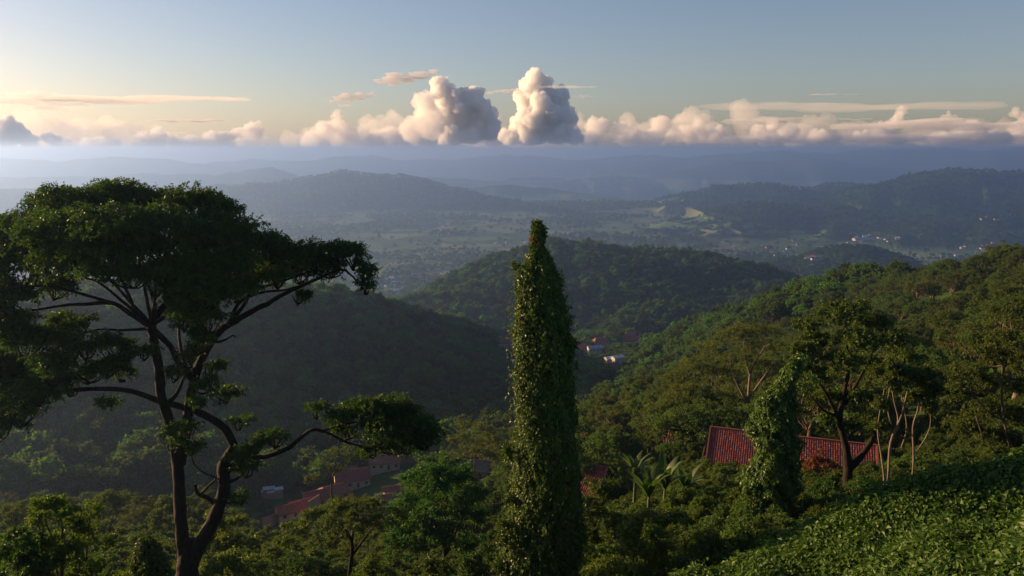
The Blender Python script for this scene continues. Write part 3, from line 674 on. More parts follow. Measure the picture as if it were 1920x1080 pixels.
house_px(757, 862, 350, radians(8), 7, 8, 3.0, 2.2, 1, 0, 'small rust-roofed house right of the long cream house', G1)
house_px(660, 893, 318, radians(22), 10, 15, 3.6, 3.8, 0, 0, 'largest red-roofed house of the terrace, pale walls showing under its eaves', G1)
house_px(648, 884, 333, radians(22), 8, 10, 3.2, 3.0, 1, 0, 'rust roof peeking over the largest terrace house', G1)
house_px(625, 919, 306, radians(28), 9, 13, 3.2, 2.8, 1, 2, 'broad rust roof in the middle of the terrace row', G1, hip=2.5)
house_px(590, 930, 300, radians(30), 8, 9, 3.2, 2.8, 0, 2, 'deep red roof left of the broad rust roof', G1)
house_px(566, 945, 292, radians(32), 7, 9, 3.0, 2.2, 2, 2, 'low maroon roof between the deep red roof and the row end', G1)
house_px(540, 955, 286, radians(32), 7, 9, 3.0, 2.4, 0, 0, 'last red roof at the lower end of the terrace row', G1)
house_px(733, 916, 296, radians(14), 4, 6, 2.4, 1.3, 1, 0, 'tiny hut with rust roof alone in the green right of the row', G1, detail=False)
house_px(722, 931, 285, radians(14), 3, 4, 2.2, 0.9, 1, 1, 'smallest pale shed just below the tiny rust hut', G1, detail=False)
def garden_wall(px0, py0, px1, py1, d0, d1, label):
    a, b = at(px0, py0, d0), at(px1, py1, d1); v = b - a; L = hypot(v.x, v.y)
    e = empty('garden_wall', (a.x, a.y, a.z), atan2(v.y, v.x))
    V, F = box_vf(0, L, -0.15, 0.15, -7, 0); V = [(x, y, z + v.z * x / L) for x, y, z in V]; mesh_obj('wall_body', quad_mesh('wall_body', V, F, WM[2]), e)
    V, F = box_vf(-0.1, L + 0.1, -0.35, 0.35, 0.003, 0.35); V = [(x, y, z + v.z * x / L) for x, y, z in V]; mesh_obj('coping', quad_mesh('coping', V, F, RM[1]), e)
    SIGHT.append(((px0 + px1) / 2, max(py0, py1) + 4, abs(px1 - px0) / 2, d0)); return tag(e, label, 'wall')
garden_wall(492, 974, 520, 964, 276, 284, 'terracotta-capped garden wall at the lower end of the terrace row')
garden_wall(578, 942, 598, 929, 279, 287, 'short sunlit garden wall in front of the deep red roof')
for i, (px, py, rz, w, l) in enumerate([(504, 912, 0.3, 2.6, 4.4), (513, 917, 0.25, 3.0, 4.6), (522, 913, 0.4, 2.4, 3.2), (496, 918, 0.2, 1.6, 2.4)]):
    house_px(px, py + 3, 318, rz, w, l, 1.7, 0.5, 3, 2, ['white sheet-roofed hut at the back of the four huts in the field', 'largest white sheet-roofed hut in the green field', 'white sheet-roofed hut at the right end of the four field huts', 'tiny white sheet-roofed hut at the left end of the four field huts'][i], 'white huts in the field', detail=False, name='hut', ov=0.3)
house_px(890, 874, 250, radians(-6), 7, 9, 3.0, 2.0, 5, 2, 'grey-brown house half hidden in trees left of the vine-covered trunk', None)
G2 = 'houses of the hamlet at the foot of the middle hill'
house_px(950, 642, 800, radians(-10), 11, 16, 4.0, 4.0, 0, 1, 'white-walled house with red roof left of the vine-covered trunk', G2)
house_px(966, 648, 780, radians(20), 7, 9, 3.2, 3.0, 0, 1, 'small red-roofed house tight against the vine-covered trunk', G2)
house_px(1127, 640, 830, radians(6), 12, 16, 4.0, 4.2, 1, 0, 'rust-roofed hamlet house standing above the grey-roofed one', G2, hip=3)
house_px(1088, 650, 800, radians(6), 8, 13, 3.5, 3.0, 2, 2, 'dark maroon-roofed hamlet house just right of the trunk', G2)
house_px(1116, 651, 790, radians(10), 8, 15, 4.0, 1.6, 4, 1, 'pale hamlet house with a low grey metal roof', G2)
house_px(1184, 636, 850, radians(-8), 13, 22, 4.5, 4.0, 0, 2, 'widest red-roofed hamlet house beside the bright green field', G2, hip=3)
house_px(1182, 627, 860, radians(-8), 9, 11, 5.0, 3.4, 1, 2, 'raised upper roof of rust tiles behind the widest hamlet house', G2, hip=2)
house_px(1158, 669, 700, radians(25), 7, 10, 3.2, 1.2, 3, 1, 'hamlet shed with a bluish white sheet roof', G2, detail=False)
house_px(1144, 671, 705, radians(20), 6, 9, 3.2, 1.2, 3, 0, 'flat pale roof left of the bluish white shed', G2, detail=False)
house_px(1146, 687, 680, radians(30), 9, 14, 3.2, 3.0, 0, 2, 'red-roofed house lowest in the hamlet, below the white shed', G2)
house_px(1181, 681, 700, radians(20), 5, 9, 2.8, 1.8, 0, 2, 'small red roof right of the lowest hamlet house', G2, detail=False)

TILE = foliage_mat('barrel_tile', [(0.12, 0.032, 0.026), (0.20, 0.052, 0.040), (0.29, 0.085, 0.065)], trans=0.0, rough=0.7, spec=0.25, vary=0.02)
# the near tiled house at right: every tile column is its own raised row
def tiled_house(ridge_l, ridge_r, d0, d1, run, wallh, label, roof, wall, slope_rise, over=0.5, pitch_cols=0.27):
    a, b = at(*ridge_l, d0), at(*ridge_r, d1); v = b - a; L = hypot(v.x, v.y); rz = atan2(v.y, v.x)
    mid = (a + b) / 2; h = wallh; rise = slope_rise; w = run * 2
    SIGHT.append(((ridge_l[0] + ridge_r[0]) / 2, ridge_l[1] + 62, (ridge_r[0] - ridge_l[0]) / 2, d1 - run)); e = empty('tiled_house', (mid.x, mid.y, (a.z + b.z) / 2 - rise - h), rz); CLEAR.append((mid.x, mid.y, L * 0.42))
    V, F = box_vf(-L / 2 + over, L / 2 - over, -run + over, run - over, -4, h)
    lo = L / 2 - over; V += [(-lo, 0, h + rise * 0.93), (lo, 0, h + rise * 0.93)]; F += [(4, 8, 7), (5, 6, 9)]; F.pop(1); mesh_obj('wall', quad_mesh('wall', V, F, wall), e)
    V, F = gable_roof(w - 2 * over, L - 2 * over, h + 0.05, rise, over, roof); V = [(x, y, z - 0.12) for x, y, z in V]
    ro = mesh_obj('roof', quad_mesh('roof', V, F, roof), e)
    # barrel tiles: courses of overlapping half-round tiles on the front and back slope
    n = int(L / pitch_cols); sl = math.hypot(run, rise + rise * over / max(run - over, .1)); courses = int(sl / 0.36)
    TV = []; TF = []; r = np.random.default_rng(3); k = 0; th = np.linspace(0, pi, 6)
    drop = rise * over / (run - over); z_e = h - drop; z_r = h + rise
    for sgn in (-1, 1):
        for i in range(n):
            xc = -L / 2 + (i + 0.5) * L / n
            for c_ in range(courses):
                t0, t1 = c_ / courses, (c_ + 1.12) / courses
                lift = 0.035; j = r.normal() * 0.006
                rows = []
                for t, up, rad in ((t0, lift, 0.12), (min(t1, 1.0), 0.0, 0.10)):
                    y = sgn * run * (1 - t); z = z_e + (z_r - z_e) * t + up + 0.03 + j
                    rows.append([(xc + j + rad * cos(q), y, z + rad * 0.8 * sin(q)) for q in th])
                TV += rows[0] + rows[1]
                for q in range(5): TF.append((k + q, k + q + 1, k + 7 + q, k + 6 + q) if sgn < 0 else (k + 6 + q, k + 7 + q, k + q + 1, k + q))
                k += 12
    o = mesh_obj('tile', tri_mesh('tile', np.array(TV), np.array(TF), TILE, np.repeat(r.random(len(TF) // 5), 5), smooth=True), ro); o['kind'] = 'stuff'
    V, F = box_vf(-L / 2, L / 2, -0.14, 0.14, h + rise + 0.02, h + rise + 0.2); mesh_obj('ridge_cap', quad_mesh('ridge_cap', V, F, RM[1]), ro)
    for sx in (-1, 1):
        V, F = box_vf(sx * L / 2 - 0.09, sx * L / 2 + 0.09, -run, 0, 0, 0.2); V = [(x, y, z + z_e + 0.05 + (z_r - z_e) * (1 + y / run)) for x, y, z in V]; mesh_obj('verge', quad_mesh('verge', V, F, RM[1]), ro)
    for x in (-L * 0.3, L * 0.1, L * 0.34):
        V, F = box_vf(x - 0.55, x + 0.55, -run + over - 0.05, -run + over + 0.02, h - 1.6, h - 0.5); mesh_obj('window', quad_mesh('window', V, F, GLASS), e)
    return tag(e, label, 'house'), e, L
tiled_house((1332, 808), (1645, 830), 97.5, 91, 5.2, 2.8, 'cream house under a maroon barrel-tiled roof, behind the shorter vine column', RM[2], WM[0], 2.7)
tiled_house((1080, 872), (1140, 872), 108, 106, 4.2, 2.8, 'small tiled house mostly hidden right of the vine-covered trunk', RM[2], WM[2], 2.6)
# pale water tank behind the tiled ridge
tk = at(1540, 828, 101); vt = empty('water_tank', (tk.x, tk.y, tk.z - 1.6))
tt = Tubes(); tt.add([(0, 0, 0), (0, 0, 1.2), (0, 0, 1.5), (0, 0, 1.72), (0, 0, 1.78)], [1.0, 1.0, 0.92, 0.5, 0.2], 16); mesh_obj('tank_body', tt.mesh('tank_body', noise_mat('tank_plastic', (0.36, 0.45, 0.52), (0.46, 0.55, 0.62), scale=1, bump=0.05, rough=0.5)), vt)
for q in range(4):
    tt = Tubes(); tt.add([(0.7 * cos(q * pi / 2), 0.7 * sin(q * pi / 2), -7), (0.7 * cos(q * pi / 2), 0.7 * sin(q * pi / 2), 0.0)], 0.09, 6); mesh_obj('leg', tt.mesh('leg', WM[1]), vt)
tag(vt, 'pale blue water tank showing above the maroon tiled ridge', 'water tank')
# ------------------------------------------------------------------ fields, valley houses, forest masses
def field(pxs, label, col, lift=1.2):
    """farmed patch laid over the land; outline given where it is seen"""
    pts = []
    for x, y in pxs:
        v = dirpx(x, y); lo, hi = 300.0, 9000.0
        ts = np.geomspace(500, 9000, 400); q = np.array([[v.x, v.y, v.z]]) * (ts / v.y)[:, None]; g = ground_z(q[:, 0], q[:, 1])
        i = int(np.argmax(q[:, 2] < g)) if (q[:, 2] < g).any() else 200; pts.append(q[i])
    pts = np.array(pts); c = pts.mean(0); n_ = len(pts); V = [c]; F = []; rings = 5
    for k in range(1, rings + 1):
        for p_ in pts: V.append(c + (p_ - c) * k / rings)
    V = np.array(V); V[:, 2] = ground_z(V[:, 0], V[:, 1]) + lift
    for j in range(n_): F.append((0, 1 + j, 1 + (j + 1) % n_))
    for k in range(rings - 1):
        for j in range(n_):
            a, b = 1 + k * n_ + j, 1 + k * n_ + (j + 1) % n_; F += [(a, a + n_, b + n_), (a, b + n_, b)]
    m = bpy.data.objects.new('field', tri_mesh('field', V, F, FIELD[col], smooth=True)); link(m)
    for p_ in V[1:]: CLEAR.append((p_[0], p_[1], 0.0))
    FIELDS.append((pts[:, :2], c)); return tag(m, label, 'field', kind='structure')
FIELD = [noise_mat('crop_bright', (0.085, 0.15, 0.035), (0.125, 0.20, 0.05), scale=0.02, bump=0.0), noise_mat('crop_pale', (0.12, 0.16, 0.06), (0.19, 0.21, 0.09), scale=0.02, bump=0.0), noise_mat('crop_deep', (0.05, 0.10, 0.025), (0.08, 0.14, 0.035), scale=0.02, bump=0.0)]
FIELDS = []
for x, y, w, h_, c_ in [(820, 497, 32, 5, 0), (905, 462, 36, 4, 1), (870, 450, 60, 5, 0), (1270, 405, 55, 8, 1), (1240, 425, 70, 6, 0), (1330, 440, 60, 6, 1), (1450, 440, 70, 5, 0), (1560, 443, 60, 4, 0), (1200, 415, 40, 5, 1),
                      (760, 500, 30, 4, 2), (1310, 416, 40, 6, 0), (1225, 395, 30, 4, 1), (1900, 440, 30, 6, 0), (960, 470, 30, 3, 1), (800, 515, 36, 5, 2), (1390, 452, 50, 4, 2), (1280, 460, 36, 4, 0), (1160, 425, 40, 5, 0), (1250, 380, 40, 4, 0), (1180, 398, 36, 4, 1), (1360, 428, 44, 4, 0), (1420, 430, 50, 4, 1), (1500, 450, 44, 4, 0), (1220, 445, 40, 4, 1), (1290, 430, 40, 4, 2), (700, 520, 30, 4, 0), (850, 475, 36, 3, 1), (930, 448, 40, 3, 0), (780, 480, 30, 3, 0), (1600, 458, 36, 3, 1), (1350, 470, 36, 3, 0), (720, 545, 24, 4, 2)]:
    a = np.linspace(0, 2 * pi, 10, endpoint=False)
    field([(x + w * cos(t) * RNG.uniform(.75, 1.1), y + h_ * sin(t) * RNG.uniform(.75, 1.1)) for t in a], 'field on the valley floor', c_, lift=2.0)
field([(1165, 655), (1215, 640), (1245, 637), (1240, 645), (1205, 652), (1190, 662)], 'bright field by the hamlet', 0, lift=0.8)
def in_fields(P):
    m = np.zeros(len(P), dtype=bool)
    for pts, c in FIELDS:
        rel = P[:, :2] - c[:2]; j = len(pts); inside = np.zeros(len(P), dtype=bool)
        x, y = P[:, 0], P[:, 1]
        for i in range(j):
            x0, y0 = pts[i]; x1, y1 = pts[(i + 1) % j]
            cond = ((y0 > y) != (y1 > y)) & (x < (x1 - x0) * (y - y0) / (y1 - y0 + 1e-9) + x0); inside ^= cond
        m |= inside
    return m
# small houses far down on the valley floor
fh = []
for i in range(4):
    V, F = gable_roof(8, 11 + i, 3.4, 2.6, 0.6, None); W_, Fw = box_vf(-5.5 - i / 2, 5.5 + i / 2, -4, 4, -3, 3.4)
    me = quad_mesh('valley_house', W_ + V, Fw + [tuple(8 + k for k in f) for f in F], WM[1]); me.materials.append([RM[1], RM[3], RM[0], RM[4]][i])
    me.polygons.foreach_set('material_index', np.array([0] * 6 + [1] * len(F), dtype=np.int32)); fh.append(me)
VH = 0; RV = np.random.default_rng(77)
def village(cx, cy, sx, sy, n_, label, group):
    for _ in range(n_):
        x, y = cx + RV.normal() * sx, cy + RV.normal() * sy; v = dirpx(x, y)
        ts = np.geomspace(1500, 7000, 300); q = np.array([[v.x, v.y, v.z]]) * (ts / v.y)[:, None]; g = ground_z(q[:, 0], q[:, 1])
        if not (q[:, 2] < g).any(): continue
        i = int(np.argmax(q[:, 2] < g)); p = q[i]
        hk = int(RV.integers(0, 4)); o = mesh_obj('valley_house', fh[hk], loc=(p[0], p[1], g[i] + 1.5)); o.rotation_euler = (0, 0, RV.uniform(-0.6, 0.6)); s_ = RV.uniform(0.8, 1.5); o.scale = (s_, s_, s_)
        CLEAR.append((p[0], p[1] - 10, 15)); tag(o, label.replace('house', ['rust-roofed', 'white-roofed', 'red-roofed', 'grey-roofed'][hk] + ' house', 1) + (', left part' if x < cx - 0.3 * sx else ', right part' if x > cx + 0.3 * sx else ', middle'), 'house', group)
village(740, 530, 40, 12, 40, 'tiny house in the valley town beside the big tree', 'houses of the valley town')
village(840, 515, 40, 8, 30, 'tiny house where the valley town meets the middle hill', 'houses by the middle hill')
village(905, 455, 50, 6, 16, 'tiny house among the far fields left of the trunk top', 'houses among the far fields')
village(1420, 470, 80, 7, 26, 'tiny house scattered over the plain right of the middle hill', 'houses of the right plain')
village(1650, 452, 25, 4, 14, 'tiny house in the cluster behind the wooded knoll', 'houses behind the knoll')
village(1510, 482, 14, 5, 8, 'tiny bright house on the sunlit end of the wooded knoll', 'houses on the knoll')
village(1840, 470, 40, 6, 18, 'tiny house at the right edge above the near ridge', 'houses at the right edge')
village(1860, 408, 20, 4, 6, 'tiny white house high on the dark hill at right', 'houses on the dark hill')
village(1630, 535, 12, 3, 3, 'white house just over the near wooded ridge', 'houses over the near ridge')
v = at(1620, 437, 3450); mb = empty('market_hall', (v.x, v.y, gz(v.x, v.y)), 0.1)
V, F = box_vf(-45, 45, -14, 14, -3, 7); mesh_obj('wall', quad_mesh('wall', V, F, WM[0]), mb); mesh_obj('roof', quad_mesh('roof', *gable_roof(28, 90, 7.05, 5, 1.5, RM[4]), RM[4]), mb)
tag(mb, 'long pale hall at the end of the bright fields', 'hall'); CLEAR.append((v.x, v.y - 20, 75))

# ---- wooded masses
far_P = []; far_S = []
def mass(d0, d1, a0, a1, sp, smin, smax, keep=None, zoff=0.0):
    P = candidates(d0, d1, a0, a1, sp); m = visible(P[:, 0], P[:, 1], P[:, 2] + 9) & not_clear(P, 11.0 if d0 < 1500 else None) & ~in_fields(P)
    if keep is not None: m &= keep(P)
    return P[m], RNG.uniform(smin, smax, m.sum())
def flatness(P): return P[:, 2] < -380
A, S = mass(330, 1000, -36, 4, 6.4, 0.45, 1.35); far_P.append(A); far_S.append(S)
A, S = mass(420, 1000, 4, 36, 6.6, 0.45, 1.4); far_P.append(A); far_S.append(S)
hamlet = at(1140, 660, 800)
m_ = ((far_P[0][:, 0] - hamlet.x) ** 2 + (far_P[0][:, 1] - hamlet.y) ** 2 > 60 ** 2) | (RNG.random(len(far_P[0])) < 0.35); far_P[0] = far_P[0][m_]; far_S[0] = far_S[0][m_]
scatter('forest', COL_FAR, np.concatenate(far_P), np.concatenate(far_S), RNG, 'dense forest covering the near valley sides', 'forest')
A, S = mass(1000, 2000, -20, 30, 8.5, 0.6, 1.55, keep=lambda P: P[:, 2] > -375)
scatter('forest', COL_FAR, A, S, RNG, 'dense dark forest covering the middle hill', 'forest')
A, S = mass(1900, 3200, -34, 36, 16, 0.8, 1.5, keep=lambda P: (RNG.random(len(P)) < np.where(flatness(P), 0.10 + 0.45 * (vnoise(P[:, 0] / 160, P[:, 1] / 160, 4) > 0.52), 1.0)))
B_, S2 = mass(3200, 6200, -34, 36, 27, 1.1, 2.1, keep=lambda P: (RNG.random(len(P)) < np.where(flatness(P), 0.05 + 0.55 * (vnoise(P[:, 0] / 320, P[:, 1] / 320, 4) > 0.6), 1.0)))
scatter('forest', COL_FAR, np.concatenate([A, B_]), np.concatenate([S, S2]), RNG, 'groves and woods scattered over the valley floor and far hills', 'forest')
print('FOREST', sum(map(len, far_P)), len(A), len(B_))
# ------------------------------------------------------------------ trees on the right slope: individuals, then the mass behind them
P = candidates(112, 420, -6, 36, 8.6)
m = visible(P[:, 0], P[:, 1], P[:, 2] + 9) & not_clear(P, 11.0); P = P[m]
dd = np.hypot(P[:, 0], P[:, 1]); azp = np.degrees(np.arctan2(P[:, 0], P[:, 1]))
o_ = np.argsort(dd); near = o_[:190]; rest = o_[190:]
KN = ['dome', 'dome2', 'umb', 'umb2', 'airy', 'airy2']
KD = {'dome': 'round-crowned green', 'dome2': 'round-crowned olive', 'umb': 'flat-topped green', 'umb2': 'flat-topped olive', 'airy': 'thin-leaved tan', 'airy2': 'thin-leaved olive'}
MARK = [(1000, 'left of the vine-covered trunk'), (1130, 'just right of the vine-covered trunk'), (1230, 'above the banana plants'), (1330, 'left of the feathery tan tree'), (1440, 'beside the feathery tan tree'), (1540, 'left of the tall forked tree'),
        (1650, 'behind the tall forked tree'), (1740, 'above the pale twisted stems'), (1840, 'right of the pale twisted stems'), (9999, 'at the right edge')]
for i in near:
    k = KN[int(RNG.choice(6, p=[.2, .22, .14, .2, .12, .12]))]; q, _ = project(*P[i]); sc_ = RNG.uniform(0.6, 1.05)
    mk = next(t for lim, t in MARK if q < lim); hi = 'low' if dd[i] < 150 else 'midway up' if dd[i] < 200 else 'high' if dd[i] < 260 else 'near the top'
    plant('forest_tree', PROTO[k], P[i], sc_, RNG.uniform(0, 6.28), '%s %s tree %s on the wooded slope, %s' % ('small' if sc_ < 0.75 else 'tall' if sc_ > 0.92 else 'mid-sized', KD[k], hi, mk), 'tree', 'trees of the right slope', sink=0.4)
scatter('forest', COL_MID, P[rest], RNG.uniform(0.55, 1.0, len(rest)), RNG, 'mass of mixed trees climbing to the right ridge', 'forest')
P = candidates(130, 330, -37, -3, 9.5)
m = visible(P[:, 0], P[:, 1], P[:, 2] + 6) & not_clear(P, 8.0) & (RNG.random(len(P)) < 0.3 + 0.5 * (np.hypot(P[:, 0], P[:, 1]) < 210)); P = P[m]
scatter('forest', COL_MID, P, RNG.uniform(0.35, 0.75, len(P)), RNG, 'scattered bushy trees on the shaded slope behind the big tree', 'forest')
P = candidates(100, 420, -37, 12, 4.2); m = visible(P[:, 0], P[:, 1], P[:, 2] + 3) & not_clear(P, 2.6); P = P[m]
scatter('undergrowth', COL_SHRUB, P, RNG.uniform(0.45, 1.0, len(P)), RNG, 'creeper-covered scrub over the valley slope', 'scrub')
P = candidates(34, 130, -37, 37, 2.6); m = not_clear(P, 2.4) & (np.abs(P[:, 0]) < P[:, 1] * 0.75) ; P = P[m]
scatter('undergrowth', COL_SHRUB, P, RNG.uniform(0.45, 0.85, len(P)), RNG, 'dark undergrowth between the near trees', 'scrub')
P = candidates(10, 36, -37, 20, 1.7); m = (P[:, 0] < P[:, 1] * 0.17); P = P[m]
scatter('undergrowth', COL_SHRUB, P, RNG.uniform(0.3, 0.5, len(P)), RNG, 'dark scrub at the foot of the near trees', 'scrub')
ridge_tree = at(1752, 528, 345)
plant('umbrella_tree', PROTO['umb'], (ridge_tree.x, ridge_tree.y, gz(ridge_tree.x, ridge_tree.y)), 1.0, 1.0, 'umbrella tree standing alone on the near ridge line', 'tree')
# ------------------------------------------------------------------ the big spreading tree at left
D0 = 46.0
def build_big_tree():
    r = np.random.default_rng(101); base = at(352, 1130, D0); root = empty('spreading_tree', (base.x, base.y, gz(base.x, base.y)))
    rt = np.array(root.location)
    def W(x, y, dd=0.0): return np.array(at(x, y, D0 + dd * 1.3)) - rt
    px = D0 / FPX
    tb = Tubes()
    def limb(pts, r0, r1, sides=9):
        p = curve([W(*q) for q in pts], 4 * len(pts)); tb.add(p, np.linspace(r0, r1, len(p)) * px * 0.53, sides, r, 0.05); return p
    # trunks
    limb([(356, 1400), (354, 1190), (352, 1110), (351, 1070), (352, 1035), (354, 1010)], 66, 22, 12)
    limb([(350, 1075), (341, 1000), (337, 940), (333, 870), (320, 800), (303, 745), (298, 690), (288, 635), (280, 612)], 25, 13, 10)
    limb([(350, 1075), (375, 1020), (396, 985), (410, 950), (421, 910), (419, 872), (440, 838)], 30, 19, 10)
    limb([(440, 838), (425, 808), (404, 790), (375, 774), (338, 762), (300, 752), (245, 733), (187, 729), (127, 733), (60, 745)], 17, 6, 9)
    limb([(338, 870), (350, 800), (356, 750), (372, 688), (398, 637), (424, 611), (446, 600)], 20, 12, 9)
    limb([(306, 760), (330, 740), (352, 690), (345, 690)][:3], 9, 5, 7)
    # upper limbs of the left trunk
    limb([(288, 635), (277, 611), (240, 585), (210, 568), (165, 570), (124, 572), (60, 582)], 11, 4, 8)
    limb([(215, 570), (180, 559), (127, 544), (90, 536), (30, 538)], 7, 3, 7)
    limb([(280, 612), (259, 592), (240, 551), (229, 525), (200, 480)], 9, 3, 7)
    limb([(287, 625), (290, 590), (288, 562), (277, 532), (255, 505), (240, 450)], 10, 3, 7)
    limb([(290, 590), (315, 559), (322, 530), (335, 480), (345, 430)], 8, 3, 7)
    limb([(280, 616), (232, 619), (184, 618), (150, 628)], 6, 2, 6)
    limb([(289, 619), (319, 649), (332, 676), (352, 697), (362, 720)], 10, 11, 7)
    limb([(288, 562), (330, 520), (380, 470), (420, 430)], 6, 2, 6)
    # right limbs
    limb([(440, 602), (484, 577), (502, 570), (525, 555), (581, 529), (637, 506), (656, 514), (672, 530)], 11, 2.5, 8)
    limb([(428, 612), (446, 570), (469, 555), (499, 547), (532, 544), (560, 536)], 8, 2.5, 7)
    limb([(436, 600), (461, 566), (472, 540), (502, 536), (577, 510), (620, 490)], 7, 2.5, 7)
    limb([(398, 640), (415, 640), (436, 629), (441, 633)], 5, 3, 6)
    limb([(352, 697), (340, 660, 1), (336, 610, 2), (350, 560, 3), (375, 520, 3)], 8, 3, 7)
    # low right bough
    limb([(425, 885), (446, 868), (476, 858), (502, 855), (540, 840), (559, 825), (585, 806), (615, 812), (652, 830), (700, 842)], 13, 3, 8)
    limb([(600, 808), (650, 795), (700, 785), (750, 790)], 5, 2, 6)
    limb([(419, 905), (440, 900), (456, 886), (462, 872)], 8, 3, 6)
    # broken stubs
    limb([(410, 955), (392, 935), (372, 926), (366, 908)], 11, 5, 7)
    limb([(378, 926), (394, 908), (405, 897), (386, 888), (366, 873), (358, 850)], 5, 1.5, 6)
    limb([(415, 945), (440, 942), (465, 943)], 4, 1.5, 6)
    # depth limbs carry the back and the front of the crown
    for (x, y, dd) in [(250, 450, 4.5), (400, 470, 4), (140, 470, 4), (300, 470, -4), (160, 520, -3.5), (420, 520, -3), (520, 480, 3)]:
        limb([(285, 610), (285 + (x - 285) * 0.4, 610 + (y - 610) * 0.45, dd * 0.4), (285 + (x - 285) * 0.75, 610 + (y - 610) * 0.85, dd * 0.8), (x, y, dd)], 7, 2, 6)
    lv = Leaves()
    # crown pads: image x, y, half width, half height, depth offset
    pads = [(150, 378, 80, 42, 0), (230, 372, 75, 36, 1.5), (300, 390, 70, 42, 3), (365, 385, 62, 38, 0), (415, 405, 50, 36, 1), (95, 405, 60, 42, 2), (40, 440, 85, 50, 0), (120, 440, 90, 50, -2.5), (210, 440, 90, 55, -3.5),
            (300, 440, 90, 55, -3), (390, 445, 85, 50, -1.5), (455, 450, 60, 45, 1), (505, 465, 50, 36, 0), (548, 478, 45, 30, 0), (590, 482, 40, 32, 0.5), (636, 468, 36, 28, 0), (662, 478, 34, 32, 0), (678, 512, 20, 34, 0), (684, 536, 12, 18, 0),
            (560, 512, 50, 22, 1.5), (480, 500, 60, 30, 2), (430, 500, 60, 35, -2), (370, 512, 75, 42, -3.5), (395, 545, 62, 40, -3.5), (330, 545, 45, 30, -3), (200, 495, 75, 36, -4), (130, 500, 60, 36, -3), (40, 505, 75, 50, -1), (-30, 480, 70, 60, 1), (-40, 560, 60, 60, 0),
            (20, 560, 45, 40, -1), (250, 470, 80, 45, 4), (380, 460, 70, 40, 4.5), (150, 460, 80, 45, 4), (60, 470, 70, 45, 4), (300, 500, 50, 28, 4), (440, 540, 40, 30, -2), (360, 575, 50, 26, -3), (100, 540, 60, 26, 2), (250, 520, 50, 22, -4), (520, 520, 50, 24, -1), (620, 500, 40, 24, 1),
            # lower storey
            (10, 612, 60, 34, -1), (90, 635, 44, 26, 1), (130, 720, 40, 26, 0.5), (200, 690, 36, 22, -1), (70, 735, 50, 30, -1), (150, 610, 36, 20, 0), (270, 660, 22, 18, -1), (-10, 800, 60, 40, 0), (235, 700, 26, 16, 0),
            (50, 640, 60, 36, -1), (30, 700, 55, 45, 0.5), (100, 690, 50, 38, -1.5), (40, 765, 60, 42, 0), (-20, 700, 60, 70, 0), (160, 650, 50, 28, -1), (215, 650, 38, 26, 0.5), (240, 675, 26, 20, 0), (170, 700, 36, 20, -1), (110, 610, 40, 22, 1),
            (370, 640, 32, 30, -1), (390, 600, 36, 26, -2), (345, 600, 28, 24, -1.5), (360, 670, 24, 20, -1), (330, 700, 18, 16, -1), (400, 690, 22, 20, 0), (385, 720, 28, 20, -1), (425, 738, 28, 20, 0), (375, 755, 18, 14, -1), (450, 790, 22, 17, 0),
            (515, 824, 34, 18, 0), (475, 832, 26, 18, -0.5), (450, 855, 30, 22, -1), (460, 880, 26, 18, -1), (340, 808, 34, 18, -1), (325, 830, 22, 16, -1.2), (365, 835, 22, 14, -1), (205, 752, 22, 11, 0), (450, 935, 26, 10, 0), (560, 555, 16, 16, 0.5),
            (592, 768, 17, 17, 0), (640, 785, 36, 22, 0), (690, 775, 46, 30, 0), (740, 785, 48, 36, 0.5), (785, 805, 42, 34, 0), (720, 812, 50, 28, -1), (770, 830, 44, 20, 0), (650, 812, 36, 14, 1), (715, 760, 36, 22, 0), (690, 845, 30, 12, 0), (745, 770, 44, 24, 1), (800, 822, 32, 24, -0.5), (660, 770, 34, 20, 1), (735, 835, 44, 18, 1)]
    for x, y, rx, ry, dd in pads:
        ce = W(x, y + ry * 0.9, dd)
        for _ in range(5 if rx > 30 else 3):
            a_ = r.uniform(0, 2 * pi); q_ = r.uniform(0.35, 0.85); t_ = W(x, y, dd) + np.array([cos(a_) * rx * q_, sin(a_) * rx * q_, ry * r.uniform(-.2, .5)]) * px
            p = curve([ce, (ce + t_) / 2 + r.normal(size=3) * 0.12 - [0, 0, 0.15], t_], 6, r, 0.02); tb.add(p, np.linspace(2.2, 0.7, len(p)) * px, 5, r, 0.05)
        area = rx * ry / 1000.0; nsub = max(4, int(area * 12.5)); small = rx < 40
        for _ in range(nsub):
            d = unit(r.normal(size=(1, 3)))[0]; d[2] = abs(d[2]) if r.random() < 0.72 else d[2] * 0.7
            q = d * r.random() ** 0.3
            c = W(x, y, dd) + np.array([q[0] * rx, q[1] * rx * 0.9, q[2] * ry]) * px * 0.86
            rad = np.array([1, 1, 0.62]) * r.uniform(0.55, 0.98) * (0.72 if small else 1)
            clump(lv, r, c, rad, int(170 * (0.75 if small else 1)), 0.19, 0.088, twig=9, droop=0.55, top=0.5)
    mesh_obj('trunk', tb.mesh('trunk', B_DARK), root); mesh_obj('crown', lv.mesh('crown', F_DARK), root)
    return tag(root, 'big dark spreading tree with forked trunk and umbrella crown at left', 'tree')
build_big_tree()

